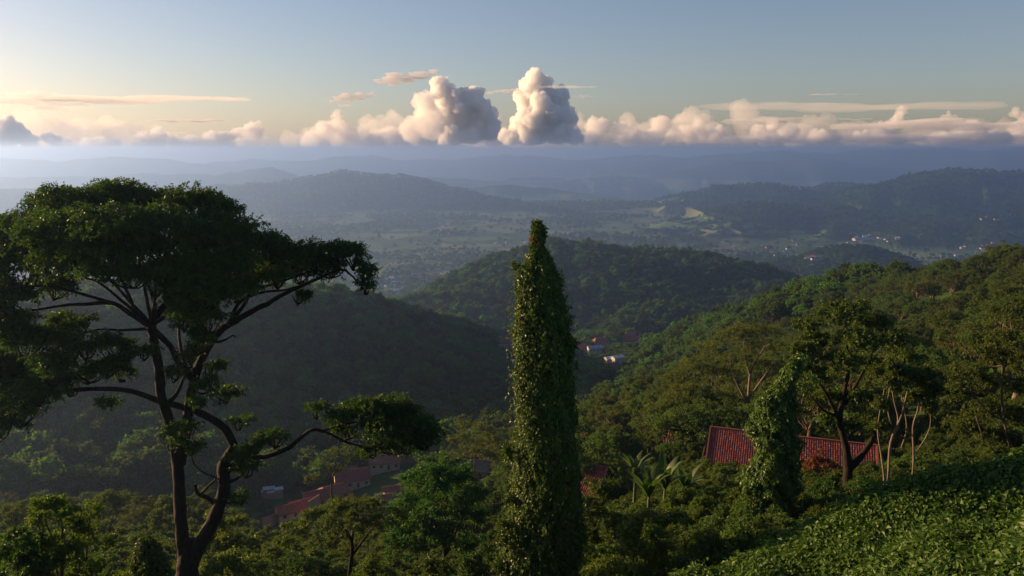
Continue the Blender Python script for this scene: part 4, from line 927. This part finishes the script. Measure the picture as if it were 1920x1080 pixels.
# ------------------------------------------------------------------ vine-covered trunks
def vine_column(name, prof, d, label, leafL, leafW, n, seed, mat, lump=0.14, extra=()):
    """prof: (image y, centre x, half width px) from the top down"""
    r = np.random.default_rng(seed); px = d / FPX; prof = np.array(prof, dtype=float)
    pb = at(prof[-1, 1], prof[-1, 0], d); root = empty(name, (pb.x, pb.y, pb.z)); rt = np.array(root.location)
    zz = np.array([at(q[1], q[0], d).z for q in prof]); xx = np.array([at(q[1], q[0], d).x for q in prof]); rad = prof[:, 2] * px
    def prof_at(z): return np.interp(-z, -zz, xx), np.interp(-z, -zz, rad)
    tb = Tubes(); zs = np.linspace(zz[-1] - 1, zz[0] - 0.25, 26); x_, r_ = prof_at(zs)
    tb.add(np.stack([x_ - rt[0], np.zeros(26), zs - rt[2]], 1), r_ * 0.62, 14, r, 0.05); mesh_obj('trunk', tb.mesh('trunk', B_DARK), root)
    lv = Leaves(); wz = np.interp(np.linspace(0, 1, 400), np.linspace(0, 1, 400), np.linspace(zz[-1], zz[0], 400)); _, wr = prof_at(wz); z = r.choice(wz, n, p=(wr + 0.1) / (wr + 0.1).sum()) + r.uniform(-.05, .05, n)
    th = r.uniform(0, 2 * pi, n); cx, cr = prof_at(z)
    lum = fbm(th * 3.2 + 50, z * 1.5, seed, 3) * 2 * lump + fbm(th * 9 + 20, z * 4.5, seed + 3, 2) * lump * 1.1
    lum = lum + (0.07 * np.sin(th * 2 + z * 0.9 + seed) + 0.09 * np.sin(th + z * 0.55 + 1)) * np.clip(cr / 0.6, 0, 1)
    stick = (r.random(n) < 0.06) * r.uniform(0.0, 0.32, n)
    R = cr * (0.99 + lum) - np.abs(r.normal(size=n)) * 0.10 * np.minimum(cr, 1) + stick * np.minimum(cr / 0.7, 1) + 0.02
    out = np.stack([np.cos(th), np.sin(th), np.zeros(n)], 1)
    Pp = np.stack([cx - rt[0], np.zeros(n), z - rt[2]], 1) + out * R[:, None]
    tanv = np.stack([-np.sin(th), np.cos(th), np.zeros(n)], 1)
    D = tanv * r.normal(size=(n, 1)) * 0.55 + out * r.uniform(0.0, 0.6, (n, 1)) + np.array([0, 0, -1]) * r.uniform(0.3, 1.0, (n, 1))
    N = out * 0.9 + r.normal(size=(n, 3)) * 0.42 + np.array([0, 0, 0.45])
    rn = np.clip(0.25 + fbm(th * 4 + 9, z * 2, seed + 8, 2) * 1.1 + r.random(n) * 0.55, 0, 1)
    lv.add(Pp, D, N, leafL * r.uniform(0.6, 1.3, n), leafW * r.uniform(0.7, 1.25, n), rnd=rn)
    for _ in range(46):     # loose sprigs and bulges all round
        z_ = r.uniform(zz[-1], zz[0] - 0.8); a_ = r.uniform(0, 2 * pi); x1, r1 = prof_at(np.array([z_]))
        c = np.array([x1[0] - rt[0] + cos(a_) * r1[0] * 1.02, sin(a_) * r1[0] * 1.02, z_ - rt[2]]); s_ = r.uniform(0.10, 0.26) * min(1, r1[0] + 0.25)
        clump(lv, r, c, (s_, s_, s_ * 1.5), int(r.uniform(30, 90)), leafL * r.uniform(0.8, 1.2), leafW * 0.85, twig=6, droop=0.5)
    for x, y, rr_, dd, k in extra:
        c = np.array(at(x, y, d + dd)) - rt; clump(lv, r, c, np.array([1, 1, 1.1]) * rr_ * px, k, leafL * 0.95, leafW * 0.8, twig=7, droop=0.1)
    mesh_obj('vine_leaves', lv.mesh('vine_leaves', mat), root)
    tag(root, label, 'tree'); return root, rt
DC = 25.0
ex = [(1010, 425, 11, 0, 120), (1002, 440, 10, 0, 90), (1018, 435, 9, 0, 80), (1006, 455, 9, 0, 60), (968, 500, 9, 0, 110), (972, 520, 9, 0, 110), (969, 545, 6, 0, 60), (975, 570, 6, 0, 60), (1060, 580, 7, 0, 70), (1052, 525, 7, 0, 70), (1066, 600, 6, 0, 60), (1075, 655, 7, 0, 70), (1078, 645, 5, 0, 50), (1080, 690, 6, 0, 60), (967, 620, 6, 0, 60),
      (952, 850, 12, -0.3, 220), (950, 840, 9, -0.3, 140), (945, 985, 14, -0.4, 300), (942, 1010, 14, -0.4, 300), (938, 1060, 16, -0.4, 380), (955, 935, 10, -0.3, 180), (1090, 1010, 9, 0, 120)]
col, crt = vine_column('vine_covered_tree', [(414, 1006, 4), (424, 1010, 9), (442, 1009, 11), (458, 1008, 10), (470, 1010, 15), (486, 1013, 24), (505, 1014, 30), (525, 1015, 35), (560, 1017, 41), (600, 1019, 46), (640, 1021, 50), (700, 1021, 52), (760, 1021, 55), (800, 1022, 57), (850, 1021, 61), (900, 1022, 63), (960, 1022, 66), (1020, 1020, 71), (1080, 1016, 76), (1200, 1014, 84), (1330, 1012, 92)],
                       DC, 'tall narrow trunk wrapped in leafy vines, rising in the middle of the view', 0.115, 0.08, 84000, 7, F_IVY, lump=0.22, extra=ex)
# reddish young shoots near its tip
lv = Leaves(); r_ = np.random.default_rng(8)
for x, y, q in [(998, 448, 3)]:
    clump(lv, r_, np.array(at(x, y, DC - 0.55)) - crt, np.ones(3) * q * DC / FPX, 30, 0.10, 0.06, twig=6, droop=0.0)
o = mesh_obj('young_shoots', lv.mesh('young_shoots', F_RUSSET), col); o['label'] = 'reddish young shoots near the tip of the vine'
vine_column('vine_covered_tree', [(672, 1492, 8), (700, 1484, 13), (722, 1470, 16), (742, 1462, 27), (780, 1453, 36), (815, 1451, 43), (845, 1455, 33), (868, 1449, 38), (905, 1440, 47), (935, 1447, 37), (965, 1436, 46), (1000, 1434, 52), (1060, 1436, 50)], 50.0, 'shorter tree smothered in vines in front of the tiled roof', 0.24, 0.16, 26000, 9, F_IVY, lump=0.6,
            extra=[(1500, 680, 16, 0, 240), (1510, 720, 18, 0.5, 260), (1490, 700, 14, -0.5, 200), (1420, 930, 22, -0.5, 320), (1415, 985, 22, -0.5, 320), (1475, 780, 18, 0.5, 200), (1412, 800, 12, -0.5, 110), (1405, 905, 13, -0.4, 130), (1495, 830, 14, 0.4, 150), (1488, 760, 14, 0.3, 150), (1430, 752, 10, -0.3, 90), (1400, 960, 12, -0.5, 120)])
vine_column('vine_covered_stump', [(1008, 272, 8), (1025, 276, 22), (1050, 278, 30), (1080, 280, 34), (1160, 282, 38)], 28.0, 'low vine-wrapped stump left of the big forked trunk', 0.14, 0.10, 5000, 10, F_IVY, lump=0.25)

# ------------------------------------------------------------------ ground vines on the near slope at right
def ground_vines():
    r = np.random.default_rng(31); N_ = 80000
    xs = r.uniform(1240, 1990, N_ * 3); ds = 10 * (26 / 10) ** r.random(N_ * 3)
    X = (xs - 960) / FPX * ds * 1.03; Y = ds
    return X, Y, r
def cover_top(x, y):
    """top surface of the vine mat: a shoulder of the slope, seen from (1330, 1085) up to (1920, 870)"""
    px = 960 + x / y / 1.03 * FPX
    line = np.interp(px, [1200, 1330, 1420, 1500, 1600, 1700, 1800, 1920, 2050, 2300], [1140, 1085, 1055, 1022, 985, 950, 905, 872, 830, 780])   # where its crest is seen
    dc = np.interp(px, [1200, 1500, 1920, 2300], [19.5, 21, 20.3, 19.5])
    ang = np.arctan((line - 540) / FPX) + PITCH
    zc = -dc * np.tan(ang)
    s_front = 0.30; 
    z = zc - np.where(y < dc, (dc - y) * 0.10 + (dc - y) ** 2 * 0.006 * -1.0, (y - dc) * 0.75)
    lum = fbm(x / 3.0, y / 3.6, 61, 3) * 2.6 + fbm(x / 0.8, y / 0.8, 63, 2) * 0.6
    return z + lum
X, Y, r = ground_vines()
Z = cover_top(X, Y)
# mat body under the leaves
gx_ = np.linspace(2.0, 20, 120); gy_ = np.linspace(5, 31, 120); MX, MY = np.meshgrid(gx_, gy_); MZ = cover_top(MX.ravel(), MY.ravel()) - 0.25
pxm = 960 + MX.ravel() / MY.ravel() / 1.03 * FPX
MZ = MZ - np.clip((1260 - pxm) / 60, 0, 6)
i_ = np.arange(120 * 120).reshape(120, 120)
q_ = np.stack([i_[:-1, :-1], i_[:-1, 1:], i_[1:, 1:], i_[1:, :-1]], -1).reshape(-1, 4)
cov = empty('ground_vines', (0, 0, 0))
mesh_obj('soil_bank', tri_mesh('soil_bank', np.stack([MX.ravel(), MY.ravel(), MZ], 1), q_, noise_mat('soil', (0.02, 0.018, 0.01), (0.035, 0.03, 0.016), scale=2), smooth=True), cov)
e_ = 0.15; gxn = (cover_top(X + e_, Y) - cover_top(X - e_, Y)) / (2 * e_); gyn = (cover_top(X, Y + e_) - cover_top(X, Y - e_)) / (2 * e_)
nrm = unit(np.stack([-gxn, -gyn, np.ones_like(gxn)], 1))
ok = (Y < 24.0) & (project(X, Y, Z)[1] < 1150)
X, Y, Z, nrm = X[ok], Y[ok], Z[ok], nrm[ok]; n_ = len(X)
lv = Leaves(); down = np.stack([nrm[:, 0], nrm[:, 1], -np.ones(n_) * 0.25], 1)
Pp = np.stack([X, Y, Z], 1) + nrm * (r.normal(size=(n_, 1)) * 0.11)
Dv = down + r.normal(size=(n_, 3)) * 0.8 + np.array([0, -0.2, -0.35]); Nv = nrm * 1.1 + r.normal(size=(n_, 3)) * 0.45 + np.array([0, -0.1, 0.2])
rn = np.clip(0.3 + fbm(X / 3, Y / 3, 70, 2) * 0.9 + r.random(n_) * 0.5, 0, 1)
lv.add(Pp, Dv, Nv, 0.155 * r.uniform(0.5, 1.4, n_), 0.105 * r.uniform(0.7, 1.25, n_), rnd=rn)
lo_ = mesh_obj('leaves', lv.mesh('leaves', F_COVER), cov); lo_['kind'] = 'stuff'
tag(cov, 'glossy ground vines covering the near slope in the lower right corner', 'ground cover', kind='stuff')

# ------------------------------------------------------------------ single trees and shrubs of the middle distance
def spot(px, py, d): p = at(px, py, d); return (p.x, p.y, p.z)
def pad_tree(name, d, base, trunks, pads, bark, leaf, L, W, label, seed, dens=6.0, per=90, crad=(0.35, 0.6), droop=0.35, flat=0.62):
    """tree traced limb by limb: trunks = lists of (x, y, ddepth, radius px) in the image at depth d"""
    r = np.random.default_rng(seed); px = d / FPX; b = at(base[0], base[1], d); root = empty(name, (b.x, b.y, b.z)); rt = np.array(root.location); tb = Tubes()
    for pts in trunks:
        p = curve([np.array(at(q[0], q[1], d + q[2])) - rt for q in pts], 4 * len(pts)); rd = np.interp(np.linspace(0, 1, len(p)), np.linspace(0, 1, len(pts)), [q[3] for q in pts]) * px * 0.6; tb.add(p, rd, 7, r, 0.05)
    mesh_obj('trunk', tb.mesh('trunk', bark), root); lv = Leaves()
    for x, y, rx, ry, dd in pads:
        for _ in range(max(6, int(rx * ry * px * px * dens * 2.4))):
            q = unit(r.normal(size=(1, 3)))[0] * r.random() ** 0.33; q[2] = abs(q[2]) if r.random() < 0.6 else q[2]
            c = np.array(at(x, y, d + dd)) - rt + np.array([q[0] * rx, q[1] * rx, q[2] * ry]) * px * 0.88
            s_ = r.uniform(*crad); clump(lv, r, c, (s_, s_, s_ * flat), per, L, W, twig=8, droop=droop, top=0.4)
    mesh_obj('crown', lv.mesh('crown', leaf), root); return tag(root, label, 'tree')
pad_tree('forked_tree', 58, (1585, 985), [[(1585, 1000, 0, 16), (1588, 920, 0, 15), (1590, 870, 0, 15), (1586, 838, 0, 12), (1575, 780, 0, 9), (1590, 700, 0, 6), (1590, 620, 0, 3)], [(1592, 880, 0, 12), (1612, 858, 0, 11), (1634, 826, 0, 9), (1650, 790, 0, 5), (1660, 730, 0, 3)],
          [(1580, 800, 0, 7), (1550, 740, 0, 5), (1520, 690, 0, 3), (1500, 640, 0, 2)], [(1584, 760, 0, 6), (1622, 690, 1, 4), (1650, 630, 1, 2)], [(1575, 780, 0, 5), (1545, 770, -1, 4), (1515, 735, -1, 2)]],
         [(1590, 582, 46, 22, 0), (1560, 600, 42, 20, -1), (1630, 606, 46, 20, 1), (1505, 612, 30, 14, 0), (1540, 640, 44, 20, 1), (1610, 640, 50, 22, -2), (1670, 640, 42, 22, 0), (1510, 655, 34, 18, -1), (1700, 668, 34, 20, 1), (1580, 680, 44, 20, -2), (1640, 690, 40, 20, 1), (1530, 700, 34, 18, 0), (1500, 690, 20, 16, 0), (1560, 740, 36, 18, 1), (1620, 740, 34, 20, 0), (1590, 790, 30, 16, 1), (1640, 790, 22, 18, -1), (1545, 790, 26, 14, 0)],
         B_DARK, F_MID, 0.24, 0.13, 'tall dark tree with a forked trunk in front of the tiled roof', 201, dens=7, per=80)
pad_tree('pale_stemmed_tree', 42, (1660, 945), [[(1656, 960, 0, 4.2), (1658, 900, 0, 3.5), (1652, 850, 0, 3.1), (1646, 800, 0, 2.1), (1660, 720, 0, 1.4)], [(1662, 960, 0, 4.9), (1666, 890, 0, 4.2), (1670, 830, 0, 4.2), (1690, 780, 0, 2.8), (1700, 740, 0, 2.1), (1715, 690, 0, 1.4)], [(1670, 830, 0, 2.8), (1684, 790, 0.5, 2.8), (1676, 750, 0.5, 2.1), (1668, 700, 0.5, 1.4)],
          [(1690, 930, 0, 2.8), (1708, 905, 0, 3.5), (1713, 860, 0, 3.1), (1712, 800, 0, 2.8), (1722, 760, 0, 2.1), (1718, 700, 0, 1.4)], [(1672, 800, 0, 2.1), (1664, 760, 0, 2.1), (1672, 710, 0, 1.4)], [(1716, 850, 0, 2.1), (1736, 820, 0, 2.1), (1745, 790, 0, 1.4), (1740, 740, 0, 1.4)], [(1690, 840, 0, 2.1), (1700, 800, 0, 2.1), (1690, 740, 0, 1.4)]],
         [(1675, 690, 22, 18, 0), (1700, 700, 34, 20, 0), (1735, 705, 28, 22, 0), (1745, 735, 22, 26, 0), (1672, 720, 14, 24, 0), (1650, 760, 14, 18, 0), (1710, 740, 24, 16, 0.6), (1648, 800, 13, 12, 0), (1745, 765, 12, 14, 0)], B_PALE, F_MID, 0.17, 0.10, 'small tree of bare pale twisted stems under a drooping mop of leaves', 202, dens=16, per=90, crad=(0.22, 0.4), droop=0.7)
pad_tree('thin_leaved_tree', 122, (1405, 880), [[(1405, 900, 0, 7), (1405, 800, 0, 6), (1404, 740, 0, 5), (1410, 690, 0, 3.5), (1435, 650, 0, 2)], [(1404, 760, 0, 4), (1380, 715, 0, 3), (1368, 670, 0, 2)], [(1405, 745, 0, 3.5), (1430, 710, 0, 3), (1450, 680, 0, 2)], [(1405, 700, 0, 3), (1395, 650, 0, 2), (1400, 620, 0, 1.2)], [(1326, 890, 0, 4), (1324, 800, 0, 3.5), (1318, 740, 0, 2), (1300, 700, 0, 1.5)]],
         [(1400, 618, 46, 14, 0), (1440, 622, 42, 14, 1), (1360, 630, 36, 12, 0), (1330, 655, 40, 14, 0), (1420, 650, 50, 14, -2), (1470, 650, 36, 16, 2), (1380, 675, 46, 14, 2), (1300, 685, 40, 16, 0), (1340, 700, 46, 16, -2), (1440, 690, 46, 16, 2), (1270, 710, 34, 14, 0), (1290, 735, 46, 16, 1), (1370, 735, 40, 14, 3), (1430, 735, 40, 14, 2), (1260, 750, 36, 16, 0), (1330, 770, 40, 14, 3), (1460, 725, 28, 14, 1)],
         B_PALE, F_TAN, 0.34, 0.11, 'feathery tan-leaved tree with pale branching stem behind the tiled roof', 203, dens=1.5, per=110, crad=(0.8, 1.4), flat=0.35)
pad_tree('slender_tree', 66, (1898, 880), [[(1900, 900, 0, 5), (1896, 850, 0, 5), (1885, 800, 0, 4), (1878, 740, 0, 3.5), (1880, 690, 0, 3), (1875, 640, 0, 1.5)], [(1880, 700, 0, 2.5), (1890, 670, 0, 2), (1905, 640, 0, 1)], [(1850, 880, 0, 3), (1845, 830, 0, 3), (1830, 780, 0, 2)], [(1885, 790, 0, 3), (1850, 770, 0, 2), (1820, 730, 0, 1.5)]],
         [(1890, 640, 46, 20, 0), (1850, 660, 46, 18, 1), (1920, 680, 40, 22, -1), (1820, 700, 44, 20, 1), (1880, 720, 50, 22, 1.5), (1800, 740, 40, 22, 1), (1850, 770, 50, 24, 2), (1910, 780, 40, 24, 1.5), (1810, 800, 46, 22, 2), (1870, 820, 46, 20, 2.5), (1940, 730, 40, 30, 0)], B_BROWN, F_OLIVE, 0.24, 0.13, 'slender brown-stemmed tree with dark crown at the right edge', 204, dens=5, per=80)
pad_tree('umbrella_crowned_tree', 66, (650, 1150), [[(652, 1170, 0, 10), (655, 1080, 0, 8), (660, 1020, 0, 6), (640, 985, 0, 3), (600, 960, 0, 2)], [(656, 1050, 0, 5), (690, 1000, 0, 3), (720, 970, 0, 2)], [(660, 1020, 0, 4), (665, 970, 0, 3), (670, 940, 0, 1.5)]],
         [(640, 948, 40, 10, 0), (690, 946, 40, 10, 1), (600, 966, 40, 12, 0), (740, 966, 30, 12, 0), (650, 971, 55, 12, -2), (560, 991, 36, 14, 0), (700, 986, 50, 12, -2), (540, 1016, 30, 14, 0), (610, 1006, 50, 14, -3), (510, 1036, 24, 12, 0), (670, 1016, 40, 10, 2)], B_DARK, F_OLIVE, 0.22, 0.10, 'umbrella-crowned olive tree in front of the terrace houses', 205, dens=6, per=80, crad=(0.35, 0.65), flat=0.4)
pad_tree('rounded_dark_tree', 74, (840, 1120), [[(835, 1150, 0, 12), (835, 1040, 0, 9), (820, 980, 0, 6), (800, 930, 0, 3)], [(835, 1040, 0, 6), (862, 980, 0, 4), (880, 930, 0, 2)]],
         [(820, 872, 50, 16, 0), (785, 893, 34, 16, 0), (860, 890, 44, 18, 1), (810, 910, 60, 22, -2), (880, 925, 36, 20, 0), (765, 940, 34, 18, 0), (840, 950, 60, 22, -2), (780, 970, 50, 24, -2), (890, 970, 30, 24, 0), (755, 980, 36, 20, 0), (830, 1000, 60, 22, -2), (760, 1020, 50, 22, -2), (880, 1020, 36, 20, 0)], B_DARK, F_DARK, 0.26, 0.13, 'dark round-crowned tree between the umbrella tree and the vine trunk', 206, dens=5.5, per=80, crad=(0.45, 0.8))
pad_tree('tan_topped_tree', 150, (890, 900), [[(890, 930, 0, 2.5), (890, 860, 0, 2), (895, 820, 0, 1.2)]], [(880, 800, 40, 9, 0), (920, 806, 34, 9, 0), (860, 822, 34, 9, 0), (900, 826, 46, 10, 0), (940, 830, 20, 10, 0), (870, 845, 40, 10, 0), (915, 850, 36, 10, 0)], B_BROWN, F_TAN, 0.36, 0.14, 'tan flat-topped tree just left of the vine trunk at mid height', 207, dens=1.1, per=90, crad=(0.8, 1.3), flat=0.35)
pad_tree('airy_tree', 150, (610, 930), [[(625, 960, 0, 4), (622, 900, 0, 3), (640, 865, 0, 1.5)], [(622, 900, 0, 2), (605, 870, 0, 1.5)]], [(640, 845, 26, 6, 0), (615, 856, 26, 7, 0), (655, 860, 24, 7, 0), (600, 872, 20, 7, 0), (630, 875, 28, 7, 0), (570, 900, 24, 10, 0), (600, 895, 20, 8, 0)], B_BROWN, F_OLIVE, 0.34, 0.13, 'thin airy tree beside the largest terrace house', 208, dens=0.9, per=80, crad=(0.7, 1.1), flat=0.35)
def shrub(px, ytop, d, kind, sc, label, name='shrub', seed=0, wide=1.0):
    me = PROTO[kind]; H = {'shrub': 3.2, 'shrub2': 3.6}[kind] * sc; p = at(px, ytop, d)
    e = plant(name, me, (p.x, p.y, p.z - H), sc, seed * 1.3, label, 'shrub'); e.scale = (sc * wide, sc * wide, sc); return e
def own_shrub(px, ytop, d, H, R, leaf, label, seed, nl=9000, L=0.12, W=0.075, name='shrub', nt=30):
    p = at(px, ytop, d); return plant(name, grow_tree(seed, H, R, 'shrub', nt, nl, L, W, leaf, B_BROWN, tr=0.04), (p.x, p.y, p.z - H), 1, 0, label, 'shrub')
own_shrub(110, 890, 21, 5.5, 1.25, F_OLIVE, 'loose sunlit shrub in the lower left corner', 301, nl=9000, L=0.11, W=0.06)
own_shrub(20, 985, 20, 4, 1.2, F_DARK, 'dark shrub at the very left bottom edge', 302, nl=7000)
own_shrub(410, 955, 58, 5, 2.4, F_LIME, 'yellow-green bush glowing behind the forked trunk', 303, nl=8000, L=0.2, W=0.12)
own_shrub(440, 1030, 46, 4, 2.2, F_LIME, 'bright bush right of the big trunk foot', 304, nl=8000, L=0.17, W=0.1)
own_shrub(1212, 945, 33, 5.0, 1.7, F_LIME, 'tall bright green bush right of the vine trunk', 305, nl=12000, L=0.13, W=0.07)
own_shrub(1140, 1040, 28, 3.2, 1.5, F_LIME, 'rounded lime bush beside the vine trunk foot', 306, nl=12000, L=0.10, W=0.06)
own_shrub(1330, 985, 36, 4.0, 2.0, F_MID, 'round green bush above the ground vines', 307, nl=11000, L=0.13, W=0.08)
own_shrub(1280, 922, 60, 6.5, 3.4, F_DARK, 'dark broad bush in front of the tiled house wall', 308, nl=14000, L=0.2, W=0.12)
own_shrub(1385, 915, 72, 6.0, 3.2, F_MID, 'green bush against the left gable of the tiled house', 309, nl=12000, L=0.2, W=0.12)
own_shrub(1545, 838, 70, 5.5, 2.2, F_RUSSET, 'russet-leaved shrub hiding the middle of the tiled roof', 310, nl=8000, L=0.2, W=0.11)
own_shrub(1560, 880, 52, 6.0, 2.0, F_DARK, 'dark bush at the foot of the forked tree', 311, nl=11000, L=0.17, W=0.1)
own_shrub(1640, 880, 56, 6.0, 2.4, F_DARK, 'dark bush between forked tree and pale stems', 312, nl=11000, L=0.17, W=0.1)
own_shrub(1780, 865, 56, 5.0, 2.8, F_MID, 'low green bush right of the pale stems', 313, nl=11000, L=0.17, W=0.1)
own_shrub(1870, 850, 58, 5.0, 2.8, F_OLIVE, 'olive bush under the slender tree at right', 314, nl=11000, L=0.17, W=0.1)
own_shrub(1118, 893, 54, 6.5, 2.4, F_MID, 'leafy bush below the small tiled house', 315, nl=12000, L=0.18, W=0.11)
own_shrub(1400, 1010, 40, 4.0, 1.6, F_MID, 'small bush at the foot of the shorter vine column', 316, nl=9000, L=0.14, W=0.08)
own_shrub(1500, 960, 42, 4.0, 1.8, F_DARK, 'dark bush behind the crest of the ground vines', 317, nl=9000, L=0.14, W=0.08)
own_shrub(900, 1000, 48, 5.0, 2.0, F_DARK, 'dark bush left of the vine trunk foot', 318, nl=10000, L=0.15, W=0.09)
own_shrub(700, 1030, 50, 5.0, 2.2, F_OLIVE, 'olive bush under the umbrella-crowned tree', 319, nl=10000, L=0.15, W=0.09)
own_shrub(560, 1030, 52, 4.6, 2.4, F_DARK, 'dark bush under the left half of the umbrella-crowned tree', 320, nl=10000, L=0.15, W=0.09)
own_shrub(820, 1045, 44, 4.2, 2.2, F_MID, 'mid-green bush at the bottom edge left of the vine trunk', 321, nl=10000, L=0.14, W=0.09)

def banana(px, ybase, d, H, label, seed):
    r = np.random.default_rng(seed); p = at(px, ybase, d); root = empty('banana_plant', (p.x, p.y, p.z)); tb = Tubes()
    tb.add([(0, 0, -1.5), (0.03, 0, H * 0.25), (0.05, 0, H * 0.45)], [0.16, 0.13, 0.08], 8, r); mesh_obj('stem', tb.mesh('stem', noise_mat('banana_stem', (0.06, 0.08, 0.02), (0.12, 0.13, 0.05), scale=3)), root)
    for k in range(9):
        a = k * 2.4 + r.uniform(-.3, .3); L = H * r.uniform(0.75, 1.05); up = r.uniform(0.95, 1.45) if k else 1.4; n_ = 9; V = []; F = []
        for i in range(n_):
            t = i / (n_ - 1); s = t * L; el = up - t * t * r.uniform(0.7, 1.1)
            if i == 0: q = np.array([0, 0, H * 0.42])
            else: q = q + np.array([cos(a) * cos(el), sin(a) * cos(el), sin(el)]) * L / (n_ - 1)
            w = 0.40 * H / 4 * math.sin(pi * min(1, 0.06 + t * 0.96)) ** 0.6 + 0.01; sd = np.array([-sin(a), cos(a), 0])
            V += [q - sd * w + [0, 0, -w * 0.35], q, q + sd * w + [0, 0, -w * 0.35]]
            if i:
                b = 3 * i; F += [(b - 3, b - 2, b + 1), (b - 3, b + 1, b), (b - 2, b - 1, b + 2), (b - 2, b + 2, b + 1)]
        mesh_obj('leaf', tri_mesh('leaf', V, F, F_BANANA, np.full(len(F), r.random()), smooth=True), root)
    return tag(root, label, 'banana plant')
banana(1245, 946, 64, 3.6, 'tallest banana plant with upright leaves left of the tiled house', 401)
banana(1215, 958, 60, 3.0, 'banana plant with spread leaves just left of the tallest one', 402)
banana(1285, 944, 68, 3.0, 'banana plant leaning towards the tiled gable', 403)
banana(1190, 914, 72, 2.8, 'banana plant standing higher up near the vine trunk', 404)
